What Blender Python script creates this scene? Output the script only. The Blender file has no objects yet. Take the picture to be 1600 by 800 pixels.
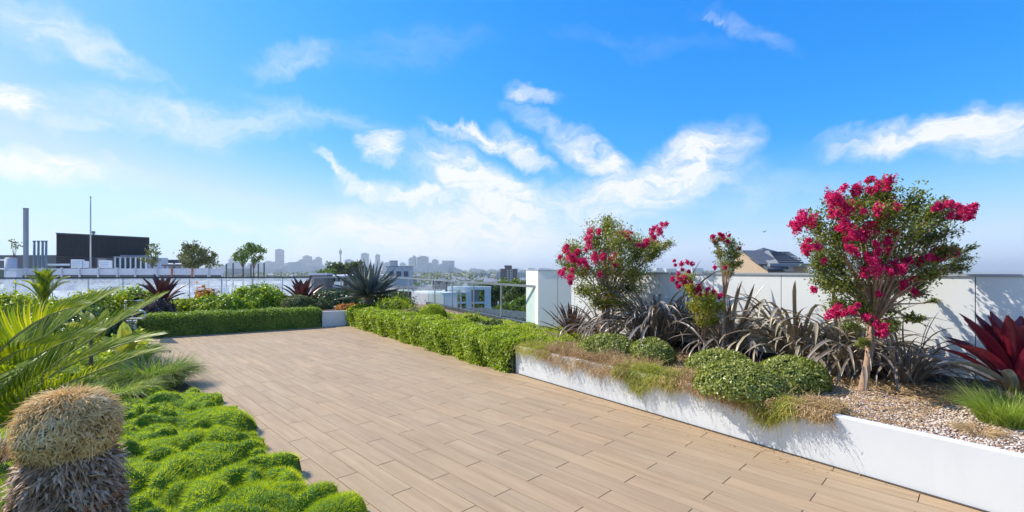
import bpy, math, random
import numpy as np
from mathutils import Vector, Matrix

random.seed(11)
rng = np.random.default_rng(11)
SC = bpy.context.scene
COL = SC.collection
R = math.radians

# ------------------------------------------------------------------ camera
EYE, FPX, HY = 1.83, 720.0, 421.0       # eye height, focal length and horizon row (1600 px wide picture)
cam_d = bpy.data.cameras.new('camera')
cam_d.sensor_width = 36.0
cam_d.lens = FPX / 1600 * 36
cam_d.shift_y = (HY - 400) / 1600
cam_d.clip_start = 0.05
cam_d.clip_end = 60000
cam = bpy.data.objects.new('camera', cam_d)
cam.location = (0, 0, EYE)
cam.rotation_euler = (R(90), 0, 0)
COL.objects.link(cam)
SC.camera = cam

# ------------------------------------------------------------------ sun, sky, exposure
SUN_EL, SUN_AZ = R(44), R(-71)          # azimuth from +Y towards +X
sun_dir = Vector((math.sin(SUN_AZ) * math.cos(SUN_EL), math.cos(SUN_AZ) * math.cos(SUN_EL), math.sin(SUN_EL)))
sl = bpy.data.lights.new('sun', 'SUN')
sl.energy = 4.6
sl.angle = R(0.53)
sl.color = (1.0, 0.95, 0.87)
so = bpy.data.objects.new('sun', sl)
so.rotation_euler = (-sun_dir).to_track_quat('-Z', 'Y').to_euler()
so.location = sun_dir * 60
COL.objects.link(so)

SC.view_settings.view_transform = 'Standard'
SC.view_settings.look = 'None'
SC.view_settings.exposure = 0.36
SC.view_settings.gamma = 1.0
SC.cycles.max_bounces = 7
SC.cycles.diffuse_bounces = 3
SC.cycles.glossy_bounces = 3
SC.cycles.transmission_bounces = 4
SC.cycles.transparent_max_bounces = 12
SC.cycles.volume_bounces = 0
SC.cycles.use_adaptive_sampling = True
SC.cycles.adaptive_threshold = 0.02

world = bpy.data.worlds.new("World")
SC.world = world
world.use_nodes = True


class NT:
    def __init__(s, tree):
        s.t = tree
        s.n = tree.nodes
        s.n.clear()

    def new(s, typ, **kw):
        nd = s.n.new(typ)
        ins = kw.pop('ins', {})
        for k, v in kw.items():
            setattr(nd, k, v)
        for k, v in ins.items():
            s.put(nd.inputs[k], v)
        return nd

    def put(s, sock, v):
        if isinstance(v, bpy.types.NodeSocket):
            s.t.links.new(v, sock)
        elif v is not None:
            sock.default_value = v

    def math(s, op, a, b=None, c=None, clamp=False):
        nd = s.n.new('ShaderNodeMath')
        nd.operation = op
        nd.use_clamp = clamp
        s.put(nd.inputs[0], a)
        if b is not None: s.put(nd.inputs[1], b)
        if c is not None: s.put(nd.inputs[2], c)
        return nd.outputs[0]

    def vmath(s, op, a, b=None, scale=None):
        nd = s.n.new('ShaderNodeVectorMath')
        nd.operation = op
        s.put(nd.inputs[0], a)
        if b is not None: s.put(nd.inputs[1], b)
        if scale is not None: s.put(nd.inputs['Scale'], scale)
        return nd.outputs['Value'] if op == 'LENGTH' else nd.outputs[0]

    def maprange(s, v, a, b, c, d, interp='LINEAR'):
        nd = s.n.new('ShaderNodeMapRange')
        nd.interpolation_type = interp
        s.put(nd.inputs[0], v)
        for i, x in enumerate((a, b, c, d)):
            s.put(nd.inputs[i + 1], x)
        return nd.outputs[0]

    def noise(s, vec, scale, detail=4, rough=0.55, dist=0.0, color=False):
        nd = s.n.new('ShaderNodeTexNoise')
        if vec is not None: s.put(nd.inputs['Vector'], vec)
        nd.inputs['Scale'].default_value = scale
        nd.inputs['Detail'].default_value = detail
        nd.inputs['Roughness'].default_value = rough
        nd.inputs['Distortion'].default_value = dist
        return nd.outputs['Color' if color else 'Fac']

    def mapping(s, vec, loc=(0, 0, 0), rot=(0, 0, 0), scale=(1, 1, 1), typ='POINT'):
        nd = s.n.new('ShaderNodeMapping')
        nd.vector_type = typ
        s.put(nd.inputs[0], vec)
        nd.inputs['Location'].default_value = loc
        nd.inputs['Rotation'].default_value = rot
        nd.inputs['Scale'].default_value = scale
        return nd.outputs[0]

    def mix(s, fac, a, b, blend='MIX'):
        nd = s.n.new('ShaderNodeMix')
        nd.data_type = 'RGBA'
        nd.blend_type = blend
        s.put(nd.inputs['Factor'], fac)
        s.put(nd.inputs['A'], a if isinstance(a, bpy.types.NodeSocket) else rgba(a))
        s.put(nd.inputs['B'], b if isinstance(b, bpy.types.NodeSocket) else rgba(b))
        return nd.outputs['Result']

    def ramp(s, fac, stops):
        nd = s.n.new('ShaderNodeValToRGB')
        s.put(nd.inputs[0], fac)
        el = nd.color_ramp.elements
        while len(el) < len(stops): el.new(0.5)
        for e, (p, c) in zip(el, stops):
            e.position = p
            e.color = rgba(c)
        return nd.outputs[0]


def rgba(c):
    c = tuple(c) if hasattr(c, '__len__') else (c, c, c)
    return c if len(c) == 4 else (*c, 1.0)


def build_sky():
    n = NT(world.node_tree)
    sky = n.new('ShaderNodeTexSky', sky_type='NISHITA', sun_disc=False)
    sky.sun_elevation = SUN_EL
    sky.sun_rotation = SUN_AZ
    sky.altitude = 50
    sky.air_density = 1.0
    sky.dust_density = 0.6
    sky.ozone_density = 3.0
    sc_ = n.new('ShaderNodeSeparateColor', ins={0: sky.outputs[0]})
    SK = 8.6                                                    # deeper, cleaner blue than the raw model
    r_ = n.math('MINIMUM', n.math('MULTIPLY', n.math('POWER', n.math('DIVIDE', sc_.outputs[0], SK), 2.8), 4.2 * SK), 0.62 * SK)
    g_ = n.math('MINIMUM', n.math('MULTIPLY', n.math('POWER', n.math('DIVIDE', sc_.outputs[1], SK), 0.85), 1.14 * SK), 0.98 * SK)
    b_ = n.math('MINIMUM', n.math('MULTIPLY', n.math('POWER', n.math('DIVIDE', sc_.outputs[2], SK), 0.22), 1.27 * SK), 1.30 * SK)
    tint = n.new('ShaderNodeCombineColor', ins={0: r_, 1: g_, 2: b_}).outputs[0]
    tc = n.new('ShaderNodeTexCoord')
    sep = n.new('ShaderNodeSeparateXYZ', ins={0: tc.outputs['Generated']})
    az = n.math('ARCTAN2', sep.outputs[0], sep.outputs[1])
    el = n.math('ARCSINE', sep.outputs[2])
    p0 = n.new('ShaderNodeCombineXYZ', ins={0: az, 1: el}).outputs[0]
    wv = n.noise(p0, 6.0, 5, 0.6, 0.3, True)
    w2 = n.vmath('SCALE', n.vmath('SUBTRACT', wv, (0.5, 0.5, 0.5)), scale=0.16)
    p = n.vmath('ADD', p0, w2)
    clouds = [  # px, py, rx, ry, tilt, density
        (110, 50, 230, 50, -20, .50), (200, 80, 110, 26, -32, .42), (20, 152, 110, 36, -3, 1.15), (120, 190, 90, 20, 0, .40),
        (75, 260, 230, 36, 2, 1.0), (330, 185, 330, 46, 4, .48), (500, 180, 200, 30, -8, .30), (455, 78, 110, 34, 22, .36),
        (600, 230, 46, 36, 0, .95), (535, 268, 66, 14, -30, .80), (575, 300, 66, 20, -20, .95), (655, 310, 150, 28, -6, .85),
        (745, 212, 115, 22, -9, 1.0), (820, 235, 80, 22, -40, .85), (760, 300, 190, 64, -25, 1.2), (825, 147, 60, 18, -4, .60),
        (850, 190, 90, 20, -20, .45), (930, 255, 120, 36, -30, .95), (1075, 262, 135, 60, 22, 1.3), (1130, 232, 60, 22, 5, .8),
        (1000, 300, 220, 46, 5, 1.0), (880, 330, 220, 42, -5, .70), (1450, 212, 240, 44, 4, 1.08), (1560, 225, 200, 40, 0, .7),
        (700, 365, 340, 66, 0, 1.05), (470, 400, 240, 40, 0, .75), (330, 352, 280, 18, 0, .38), (470, 345, 90, 14, -5, .75),
        (1170, 60, 150, 20, -32, .20), (1112, 38, 34, 8, -30, .40), (1180, 300, 180, 40, 0, .25), (830, 400, 300, 40, 0, .5),
        (60, 350, 260, 40, 0, .35), (640, 70, 220, 50, 10, .12), (1000, 60, 260, 26, -15, .08)]
    acc = None
    for (x, y, rx, ry, tilt, d) in clouds:
        a0 = math.atan((x - 800) / FPX)
        e0 = math.atan((HY - y) / math.hypot(FPX, x - 800))
        m = n.mapping(p, (a0, e0, 0), (0, 0, R(tilt)), (rx / FPX * math.cos(a0) ** 2, ry / FPX * math.cos(a0), 1), 'TEXTURE')
        v = n.maprange(n.vmath('LENGTH', m), 1.0, 0.15, 0.0, d, 'SMOOTHSTEP')
        acc = v if acc is None else n.math('MAXIMUM', acc, v)
    # the rest of the sky dome carries the same thin cloud
    far = n.noise(n.mapping(p, scale=(1.5, 3.2, 1)), 1.6, 4, 0.5)
    dist = n.maprange(n.math('ABSOLUTE', az), 0.95, 1.4, 0.0, 1.0)
    high = n.maprange(el, 0.62, 0.95, 0.0, 1.0)
    out = n.math('MAXIMUM', dist, high)
    gen = n.math('MULTIPLY', n.maprange(far, 0.46, 0.72, 0.0, 0.9), out)
    acc = n.math('MAXIMUM', acc, gen)
    st = n.noise(n.mapping(p, rot=(0, 0, R(14)), scale=(2.6, 9.0, 1)), 3.8, 10, 0.70, 0.8)
    fl = n.noise(n.mapping(p, rot=(0, 0, R(-8)), scale=(1.2, 2.2, 1)), 7.0, 9, 0.68, 0.4)
    nz = n.math('ADD', n.math('MULTIPLY', st, 0.6), n.math('MULTIPLY', fl, 0.4))
    dens = n.math('MULTIPLY', acc, n.maprange(nz, 0.33, 0.62, 0.15, 1.35), clamp=False)
    dens = n.math('POWER', n.maprange(dens, 0.02, 0.92, 0.0, 1.0), 1.1)
    dens = n.math('MULTIPLY', dens, 0.96, clamp=True)
    hz = n.maprange(el, 0.0, 0.26, 0.46, 0.0, 'SMOOTHSTEP')      # thin haze band above the horizon
    base = n.mix(hz, tint, (7.6, 10.0, 11.2))
    col = n.mix(dens, base, (9.2, 9.4, 9.6))
    bg = n.new('ShaderNodeBackground', ins={'Color': col, 'Strength': 0.085})
    o = n.new('ShaderNodeOutputWorld', ins={0: bg.outputs[0]})


build_sky()

# ------------------------------------------------------------------ picture helpers (used to read real positions off the photograph)


def P(px, Y, z=0.0):
    return Vector(((px - 800) / FPX * Y, Y, z))


def Gd(px, py, z=0.0):
    Y = FPX * (EYE - z) / (py - HY)
    return P(px, Y, z)


def PP(px, py, Y):
    return Vector(((px - 800) / FPX * Y, Y, EYE - (py - HY) / FPX * Y))


# ------------------------------------------------------------------ mesh helpers
def mesh_np(name, V, polys, smooth=False):
    V = np.asarray(V, dtype=np.float32).reshape(-1, 3)
    me = bpy.data.meshes.new(name)
    me.vertices.add(len(V))
    me.vertices.foreach_set('co', V.ravel())
    polys = [np.asarray(p, dtype=np.int32) for p in polys if len(p)]
    tot = sum(len(p) for p in polys)
    loops = np.concatenate([p.ravel() for p in polys])
    sizes = np.concatenate([np.full(len(p), p.shape[1], dtype=np.int32) for p in polys])
    starts = np.concatenate([[0], np.cumsum(sizes)[:-1]]).astype(np.int32)
    me.loops.add(len(loops))
    me.loops.foreach_set('vertex_index', loops)
    me.polygons.add(tot)
    me.polygons.foreach_set('loop_start', starts)
    me.polygons.foreach_set('loop_total', sizes)
    me.update(calc_edges=True)
    if smooth:
        me.polygons.foreach_set('use_smooth', np.ones(tot, dtype=bool))
    return me


def ob(name, me, m=None, parent=None, loc=None, label=None, cat=None, group=None, kind=None, rot=None, scale=None):
    o = bpy.data.objects.new(name, me)
    COL.objects.link(o)
    if m is not None and me is not None and not me.materials:
        me.materials.append(m)
    if parent is not None: o.parent = parent
    if loc is not None: o.location = loc
    if rot is not None: o.rotation_euler = rot
    if scale is not None: o.scale = scale if hasattr(scale, '__len__') else (scale,) * 3
    tag(o, label, cat, group, kind)
    return o


def tag(o, label=None, cat=None, group=None, kind=None):
    if label: o['label'] = label
    if cat: o['category'] = cat
    if group: o['group'] = group
    if kind: o['kind'] = kind
    return o


def thing(name, loc, label, cat, group=None, rz=0.0):
    return ob(name, None, loc=loc, label=label, cat=cat, group=group, rot=(0, 0, rz))


class MB:
    """collects boxes, prisms and tubes, then makes one mesh"""

    def __init__(s):
        s.v, s.f = [], []

    def add(s, vs, fs):
        b = len(s.v)
        s.v += [tuple(v) for v in vs]
        s.f += [tuple(i + b for i in f) for f in fs]
        return s

    def box(s, x0, y0, z0, x1, y1, z1, M=None):
        vs = [Vector(c) for c in ((x0, y0, z0), (x1, y0, z0), (x1, y1, z0), (x0, y1, z0), (x0, y0, z1), (x1, y0, z1), (x1, y1, z1), (x0, y1, z1))]
        if M: vs = [M @ v for v in vs]
        return s.add(vs, [(0, 3, 2, 1), (4, 5, 6, 7), (0, 1, 5, 4), (1, 2, 6, 5), (2, 3, 7, 6), (3, 0, 4, 7)])

    def prism(s, pts, z0, z1):
        n = len(pts)
        vs = [(p[0], p[1], z0) for p in pts] + [(p[0], p[1], z1) for p in pts]
        fs = [tuple(range(n))[::-1], tuple(range(n, 2 * n))] + [(i, (i + 1) % n, n + (i + 1) % n, n + i) for i in range(n)]
        return s.add(vs, fs)

    def wall(s, a, b, th, z0, z1, side=1, bev=0.0):
        """wall between plan points a and b, thickened to one side"""
        a, b = Vector(a[:2]), Vector(b[:2])
        d = (b - a).normalized()
        nn = Vector((-d.y, d.x)) * th * side
        return s.prism([a, b, b + nn, a + nn] if side > 0 else [a, a + nn, b + nn, b], z0, z1)

    def tube(s, pts, rad, sides=8, cap=True):
        pts = [Vector(p) for p in pts]
        rad = rad if hasattr(rad, '__len__') else [rad] * len(pts)
        rings, up = [], None
        for i, p in enumerate(pts):
            t = (pts[min(i + 1, len(pts) - 1)] - pts[max(i - 1, 0)]).normalized()
            if up is None:
                up = Vector((0, 0, 1)) if abs(t.z) < 0.9 else Vector((1, 0, 0))
            a = t.cross(up).normalized()
            b = t.cross(a).normalized()
            up = -b if False else up
            rings.append([p + (a * math.cos(k * 2 * math.pi / sides) + b * math.sin(k * 2 * math.pi / sides)) * rad[i] for k in range(sides)])
        vs = [v for r in rings for v in r]
        fs = []
        for i in range(len(pts) - 1):
            for k in range(sides):
                k2 = (k + 1) % sides
                fs.append((i * sides + k, (i + 1) * sides + k, (i + 1) * sides + k2, i * sides + k2))
        if cap:
            fs.append(tuple(range(sides)))
            fs.append(tuple(range((len(pts) - 1) * sides, len(pts) * sides))[::-1])
        return s.add(vs, fs)

    def mesh(s, name, smooth=False):
        me = bpy.data.meshes.new(name)
        me.from_pydata(s.v, [], s.f)
        me.update()
        if smooth: me.polygons.foreach_set('use_smooth', np.ones(len(me.polygons), dtype=bool))
        return me

    def build(s, name, m, parent=None, smooth=False, bevel=0.0, **kw):
        o = ob(name, s.mesh(name, smooth), m, parent, **kw)
        if bevel:
            b = o.modifiers.new('bevel', 'BEVEL')
            b.width = bevel
            b.segments = 2
            b.limit_method = 'ANGLE'
        return o


def unit(a):
    return a / np.maximum(np.linalg.norm(a, axis=-1, keepdims=True), 1e-9)


def rand_dir(n):
    return unit(rng.normal(size=(n, 3)))


def leaf_geo(Pb, D, L, W, fold=0.18, up=None):
    """kite-shaped leaves: base, two flanks, tip.  returns verts, quads"""
    n = len(Pb)
    D = unit(D)
    ref = rand_dir(n) if up is None else unit(up + 0.35 * rand_dir(n))
    S = unit(np.cross(D, ref))
    N = np.cross(S, D)
    L = np.broadcast_to(np.asarray(L, float), (n,))[:, None]
    W = np.broadcast_to(np.asarray(W, float), (n,))[:, None]
    mid = Pb + D * L * 0.45 + N * (W * fold)
    V = np.stack([Pb, mid + S * W * 0.5, Pb + D * L - N * L * 0.12, mid - S * W * 0.5], axis=1)
    idx = np.arange(n * 4, dtype=np.int32).reshape(n, 4)
    return V.reshape(-1, 3), idx


def ribbon_geo(C, S, W):
    """C (n,k,3) centre lines, S (n,3) side vectors, W (n,k) widths"""
    n, k, _ = C.shape
    V = np.stack([C - S[:, None, :] * W[..., None] * 0.5, C + S[:, None, :] * W[..., None] * 0.5], axis=2)
    base = (np.arange(n) * k * 2)[:, None] + (np.arange(k - 1) * 2)[None, :]
    F = np.stack([base, base + 1, base + 3, base + 2], axis=-1).reshape(-1, 4)
    return V.reshape(-1, 3), F


def blades(base, L, spread, droop, w, k=4, out=None, outw=0.0):
    """arching grass blades from points"""
    n = len(base)
    az = rng.uniform(0, 2 * np.pi, n)
    h = np.stack([np.cos(az), np.sin(az), np.zeros(n)], 1)
    if out is not None:
        h = unit(h * (1 - outw) + out * outw)
        h[:, 2] = 0
    L = np.broadcast_to(np.asarray(L, float), (n,)) * rng.uniform(0.5, 1.15, n)
    dr = (droop * rng.uniform(0.5, 2.0, n))[:, None]
    sp = np.broadcast_to(np.asarray(spread, float), (n,)) * rng.uniform(0.3, 1.2, n)
    s = np.linspace(0, 1, k)[None, :]
    rx = L[:, None] * (sp[:, None] * s * 0.8 + np.minimum(dr, 1.3) * 0.50 * s ** 2)
    rz = L[:, None] * (s - np.minimum(dr, 1.75) * 0.56 * s ** 2.2)
    C = base[:, None, :] + h[:, None, :] * rx[..., None] + np.array([0, 0, 1.0]) * rz[..., None]
    S = unit(np.cross(h, [0, 0, 1.0]) + 0.5 * rng.normal(size=(n, 3)))
    W = w * (1 - s ** 1.6) * rng.uniform(0.7, 1.2, n)[:, None] + w * 0.06
    return ribbon_geo(C, S, W)


def lumpy(name, rx, ry, rz, amp=0.12, seg=20, rings=12, seed=0, zmin=-1.0):
    """uneven ellipsoid mesh"""
    th = np.linspace(0, 2 * np.pi, seg, endpoint=False)
    ph = np.linspace(-np.pi / 2, np.pi / 2, rings)
    A, B = np.meshgrid(th, ph)
    r = 1 + amp * (np.sin(3 * A + seed) * np.cos(2 * B + seed) + 0.6 * np.sin(5 * A - 2 * seed + 4 * B))
    V = np.stack([rx * r * np.cos(A) * np.cos(B), ry * r * np.sin(A) * np.cos(B), np.maximum(rz * r * np.sin(B), zmin * rz)], -1).reshape(-1, 3)
    i = np.arange(rings - 1)[:, None] * seg
    j = np.arange(seg)[None, :]
    F = np.stack([i + j, i + (j + 1) % seg, i + seg + (j + 1) % seg, i + seg + j], -1).reshape(-1, 4)
    return mesh_np(name, V, [F], True)


# ------------------------------------------------------------------ materials
def mat_new(name):
    m = bpy.data.materials.new(name)
    m.use_nodes = True
    return m, NT(m.node_tree)


def plain(name, col, rough=0.7, vary=0.12, scale=3.0, bump=0.0, bscale=60.0, metal=0.0, spec=0.4, dirt=None, dscale=1.2):
    m, n = mat_new(name)
    geo = n.new('ShaderNodeNewGeometry')
    pos = geo.outputs['Position']
    nz = n.noise(pos, scale, 6, 0.6)
    c = np.array(col[:3])
    cc = n.ramp(nz, [(0.25, tuple(c * (1 - vary))), (0.75, tuple(np.minimum(c * (1 + vary * 0.7), 0.95)))])
    if dirt is not None:
        dn = n.maprange(n.noise(n.mapping(pos, scale=(1, 1, 0.35)), dscale, 8, 0.7, 0.3), 0.52, 0.75, 0.0, 0.75)
        cc = n.mix(dn, cc, dirt)
    b = n.new('ShaderNodeBsdfPrincipled', ins={'Base Color': cc, 'Roughness': rough, 'Metallic': metal, 'Specular IOR Level': spec})
    if bump:
        bn = n.new('ShaderNodeBump', ins={'Strength': bump, 'Distance': 0.01, 'Height': n.noise(pos, bscale, 5, 0.6)})
        n.put(b.inputs['Normal'], bn.outputs[0])
    n.new('ShaderNodeOutputMaterial', ins={0: b.outputs[0]})
    return m


def leafy(name, stops, rough=0.5, transl=0.3, tcol=None, spec=0.35, objrand=False, patch=2.0, patchamt=0.35, tip=None):
    """foliage: each leaf takes its own colour, with broader patches of growth"""
    m, n = mat_new(name)
    geo = n.new('ShaderNodeNewGeometry')
    rnd = geo.outputs['Random Per Island']
    if objrand:
        oi = n.new('ShaderNodeObjectInfo')
        rnd = n.math('FRACT', n.math('ADD', oi.outputs['Random'], n.math('MULTIPLY', rnd, 0.7)))
    pn = n.maprange(n.noise(geo.outputs['Position'], patch, 3, 0.5), 0.3, 0.7, 0.0, 1.0)
    f = n.math('ADD', n.math('MULTIPLY', rnd, 1 - patchamt), n.math('MULTIPLY', pn, patchamt))
    cc = n.ramp(f, stops)
    b = n.new('ShaderNodeBsdfPrincipled', ins={'Base Color': cc, 'Roughness': rough, 'Specular IOR Level': spec})
    if transl > 0:
        tc = n.mix(1.0, cc, tcol or (1.5, 1.5, 0.6), 'MULTIPLY')
        t = n.new('ShaderNodeBsdfTranslucent', ins={'Color': tc})
        mx = n.new('ShaderNodeMixShader', ins={0: transl, 1: b.outputs[0], 2: t.outputs[0]})
        out = mx.outputs[0]
    else:
        out = b.outputs[0]
    n.new('ShaderNodeOutputMaterial', ins={0: out})
    return m


def strap(name, edge, mid, rough=0.35, spec=0.5, length=1.0, tip=None, streak=30.0, transl=0.12, base=None):
    """big single leaves: streaks along the blade, tip and base tones; the mesh runs out from its origin"""
    m, n = mat_new(name)
    tc = n.new('ShaderNodeTexCoord')
    oi = n.new('ShaderNodeObjectInfo')
    o = tc.outputs['Object']
    sep = n.new('ShaderNodeSeparateXYZ', ins={0: o})
    v2 = n.new('ShaderNodeCombineXYZ', ins={0: n.math('MULTIPLY', sep.outputs[0], 1.5), 1: n.math('MULTIPLY', sep.outputs[1], streak), 2: n.math('MULTIPLY', oi.outputs['Random'], 20.0)})
    nz = n.noise(v2.outputs[0], 1.6, 5, 0.6)
    cc = n.ramp(nz, [(0.32, edge), (0.68, mid)])
    br = n.maprange(oi.outputs['Random'], 0, 1, 0.65, 1.35)
    cc = n.mix(1.0, cc, n.new('ShaderNodeCombineColor', ins={0: br, 1: br, 2: br}).outputs[0], 'MULTIPLY')
    ln = n.vmath('LENGTH', o)
    if tip is not None:
        cc = n.mix(n.maprange(ln, length * 0.72, length * 1.0, 0.0, 0.85), cc, tip)
    if base is not None:
        cc = n.mix(n.maprange(ln, length * 0.08, length * 0.42, 0.85, 0.0), cc, base)
    b = n.new('ShaderNodeBsdfPrincipled', ins={'Base Color': cc, 'Roughness': rough, 'Specular IOR Level': spec})
    bn = n.new('ShaderNodeBump', ins={'Strength': 0.25, 'Distance': 0.004, 'Height': nz})
    n.put(b.inputs['Normal'], bn.outputs[0])
    t = n.new('ShaderNodeBsdfTranslucent', ins={'Color': cc})
    mx = n.new('ShaderNodeMixShader', ins={0: transl, 1: b.outputs[0], 2: t.outputs[0]})
    n.new('ShaderNodeOutputMaterial', ins={0: mx.outputs[0]})
    return m


def glass_mat(name, tint=(0.93, 0.97, 0.96), painted_reflection=0.0, fcol=(0.93, 0.92, 0.90)):
    m, n = mat_new(name)
    tr = n.new('ShaderNodeBsdfTransparent', ins={'Color': rgba(tint)})
    gl = n.new('ShaderNodeBsdfGlossy', ins={'Roughness': 0.02, 'Color': rgba((1, 1, 1))})
    fr = n.new('ShaderNodeLayerWeight', ins={'Blend': 0.5})
    ff = n.math('ADD', n.math('MULTIPLY', n.math('POWER', fr.outputs['Facing'], 5.0), 0.28), 0.03)
    mx = n.new('ShaderNodeMixShader', ins={0: ff, 1: tr.outputs[0], 2: gl.outputs[0]})
    out = mx.outputs[0]
    if painted_reflection:  # hazy reflection painted into the pane as mottled white
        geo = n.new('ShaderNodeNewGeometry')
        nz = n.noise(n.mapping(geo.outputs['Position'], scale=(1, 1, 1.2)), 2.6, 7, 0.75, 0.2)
        f = n.maprange(nz, 0.35, 0.7, painted_reflection * 0.35, min(painted_reflection * 1.5, 0.95))
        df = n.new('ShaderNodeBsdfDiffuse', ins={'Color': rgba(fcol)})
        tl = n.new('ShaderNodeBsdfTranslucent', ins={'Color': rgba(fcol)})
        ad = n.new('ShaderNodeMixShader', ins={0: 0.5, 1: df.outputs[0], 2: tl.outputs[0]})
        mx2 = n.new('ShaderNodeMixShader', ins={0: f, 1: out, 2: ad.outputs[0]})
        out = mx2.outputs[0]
    n.new('ShaderNodeOutputMaterial', ins={0: out})
    return m


ANG = R(44.5)
U = Vector((-math.sin(ANG), math.cos(ANG)))      # along the deck boards, away to the left
VV = Vector((math.cos(ANG), math.sin(ANG)))      # across the boards


def board_mat():
    m, n = mat_new('wood look tile')
    geo = n.new('ShaderNodeNewGeometry')
    oi = n.new('ShaderNodeObjectInfo')
    rnd = n.math('FRACT', n.math('ADD', n.math('MULTIPLY', oi.outputs['Random'], 7.0), geo.outputs['Random Per Island']))
    r = n.mapping(geo.outputs['Position'], rot=(0, 0, -(ANG + math.pi / 2)))
    off = n.new('ShaderNodeCombineXYZ', ins={0: n.math('MULTIPLY', rnd, 31.0), 1: n.math('MULTIPLY', rnd, 17.0), 2: n.math('MULTIPLY', rnd, 5.0)})
    v = n.vmath('ADD', r, off.outputs[0])
    g1 = n.noise(n.mapping(v, scale=(0.9, 13, 1)), 1.0, 6, 0.62, 0.5)
    g2 = n.noise(n.mapping(v, scale=(3.0, 90, 1)), 1.0, 4, 0.6)
    g3 = n.noise(geo.outputs['Position'], 0.7, 4, 0.5)
    f = n.math('ADD', n.math('ADD', n.math('MULTIPLY', g1, 0.62), n.math('MULTIPLY', g2, 0.22)), n.math('MULTIPLY', g3, 0.16))
    cc = n.ramp(f, [(0.32, (0.29, 0.193, 0.110)), (0.44, (0.385, 0.265, 0.154)), (0.56, (0.44, 0.308, 0.183)), (0.70, (0.50, 0.360, 0.222))])
    tone = n.ramp(rnd, [(0.0, (0.93, 0.93, 0.92)), (0.3, (1.0, 0.98, 0.95)), (0.6, (0.98, 1.0, 0.98)), (1.0, (1.06, 1.03, 0.98))])
    cc = n.mix(1.0, cc, tone, 'MULTIPLY')
    stain = n.maprange(n.noise(geo.outputs['Position'], 1.8, 7, 0.7), 0.55, 0.8, 0.0, 0.35)
    cc = n.mix(stain, cc, (0.26, 0.20, 0.15))
    b = n.new('ShaderNodeBsdfPrincipled', ins={'Base Color': cc, 'Roughness': 0.62, 'Specular IOR Level': 0.35})
    bn = n.new('ShaderNodeBump', ins={'Strength': 0.25, 'Distance': 0.003, 'Height': g2})
    n.put(b.inputs['Normal'], bn.outputs[0])
    n.new('ShaderNodeOutputMaterial', ins={0: b.outputs[0]})
    return m


M = {}
M['board'] = board_mat()
M['grout'] = plain('grout', (0.085, 0.062, 0.045), 0.9, 0.2, 8)
M['white_wall'] = plain('white render', (0.70, 0.70, 0.675), 0.75, 0.05, 1.5, 0.10, 160, dirt=(0.64, 0.63, 0.60), dscale=1.6)
M['panel'] = plain('white cladding', (0.87, 0.855, 0.80), 0.45, 0.03, 0.8, 0, dirt=(0.68, 0.66, 0.62), dscale=0.9)
M['joint'] = plain('panel joint', (0.17, 0.17, 0.17), 0.8)
M['cap'] = plain('grey capping', (0.42, 0.43, 0.44), 0.45)
M['metal'] = plain('brushed steel', (0.40, 0.42, 0.43), 0.35, 0.08, 5, metal=0.7)
M['dark_metal'] = plain('dark metal', (0.055, 0.06, 0.065), 0.5)
M['soil'] = plain('soil', (0.10, 0.066, 0.042), 0.95, 0.45, 9, 0.9, 50)
M['mulch'] = plain('leaf litter', (0.25, 0.17, 0.105), 0.95, 0.5, 14, 0.9, 60)
M['glass'] = glass_mat('balustrade glass')
M['glass_reflection'] = glass_mat('glass with painted reflection', (0.93, 0.96, 0.97), 0.65)  # mottled white in the colour stands in for reflected sky and haze
M['glass_dark'] = glass_mat('window glass', (0.35, 0.45, 0.48))
M['bark'] = plain('myrtle bark', (0.44, 0.27, 0.17), 0.8, 0.35, 22, 0.5, 80)
M['bark_dark'] = plain('bark', (0.14, 0.10, 0.07), 0.9, 0.35, 20, 0.5, 60)

M['grass'] = leafy('fine lawn blades', [(0.0, (0.16, 0.20, 0.006)), (0.35, (0.40, 0.48, 0.012)), (0.75, (0.62, 0.70, 0.025)), (1.0, (0.76, 0.74, 0.09))], 0.55, 0.45, (1.35, 1.35, 0.5), 0.2, patch=3.5, patchamt=0.55)
M['grass_base'] = plain('lawn thatch', (0.07, 0.15, 0.012), 0.95, 0.4, 20)
M['tussock'] = leafy('tussock blades', [(0.0, (0.05, 0.11, 0.02)), (0.5, (0.15, 0.27, 0.03)), (0.85, (0.30, 0.38, 0.06)), (1.0, (0.40, 0.34, 0.20))], 0.5, 0.35)
M['tussock_tip'] = leafy('purple seed blades', [(0.0, (0.16, 0.09, 0.07)), (1.0, (0.40, 0.30, 0.24))], 0.7, 0.25)
M['tussock_bright'] = leafy('bright tussock blades', [(0.0, (0.12, 0.20, 0.03)), (0.5, (0.30, 0.42, 0.06)), (1.0, (0.55, 0.52, 0.20))], 0.5, 0.4)
M['hedge'] = leafy('hedge leaves', [(0.0, (0.09, 0.15, 0.012)), (0.4, (0.27, 0.36, 0.025)), (0.8, (0.46, 0.54, 0.05)), (1.0, (0.62, 0.66, 0.14))], 0.42, 0.42, spec=0.45, patch=3.0, patchamt=0.3)
M['hedge_back'] = leafy('back hedge leaves', [(0.0, (0.07, 0.12, 0.02)), (0.5, (0.20, 0.30, 0.045)), (1.0, (0.44, 0.54, 0.08))], 0.45, 0.34, spec=0.4)
M['core'] = plain('hedge twigs', (0.022, 0.035, 0.010), 0.95, 0.3, 12)
M['ball'] = leafy('box ball leaves', [(0.0, (0.07, 0.10, 0.02)), (0.4, (0.23, 0.27, 0.045)), (0.8, (0.46, 0.47, 0.11)), (1.0, (0.66, 0.60, 0.28))], 0.38, 0.22, spec=0.5, patch=5, patchamt=0.25)
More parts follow.
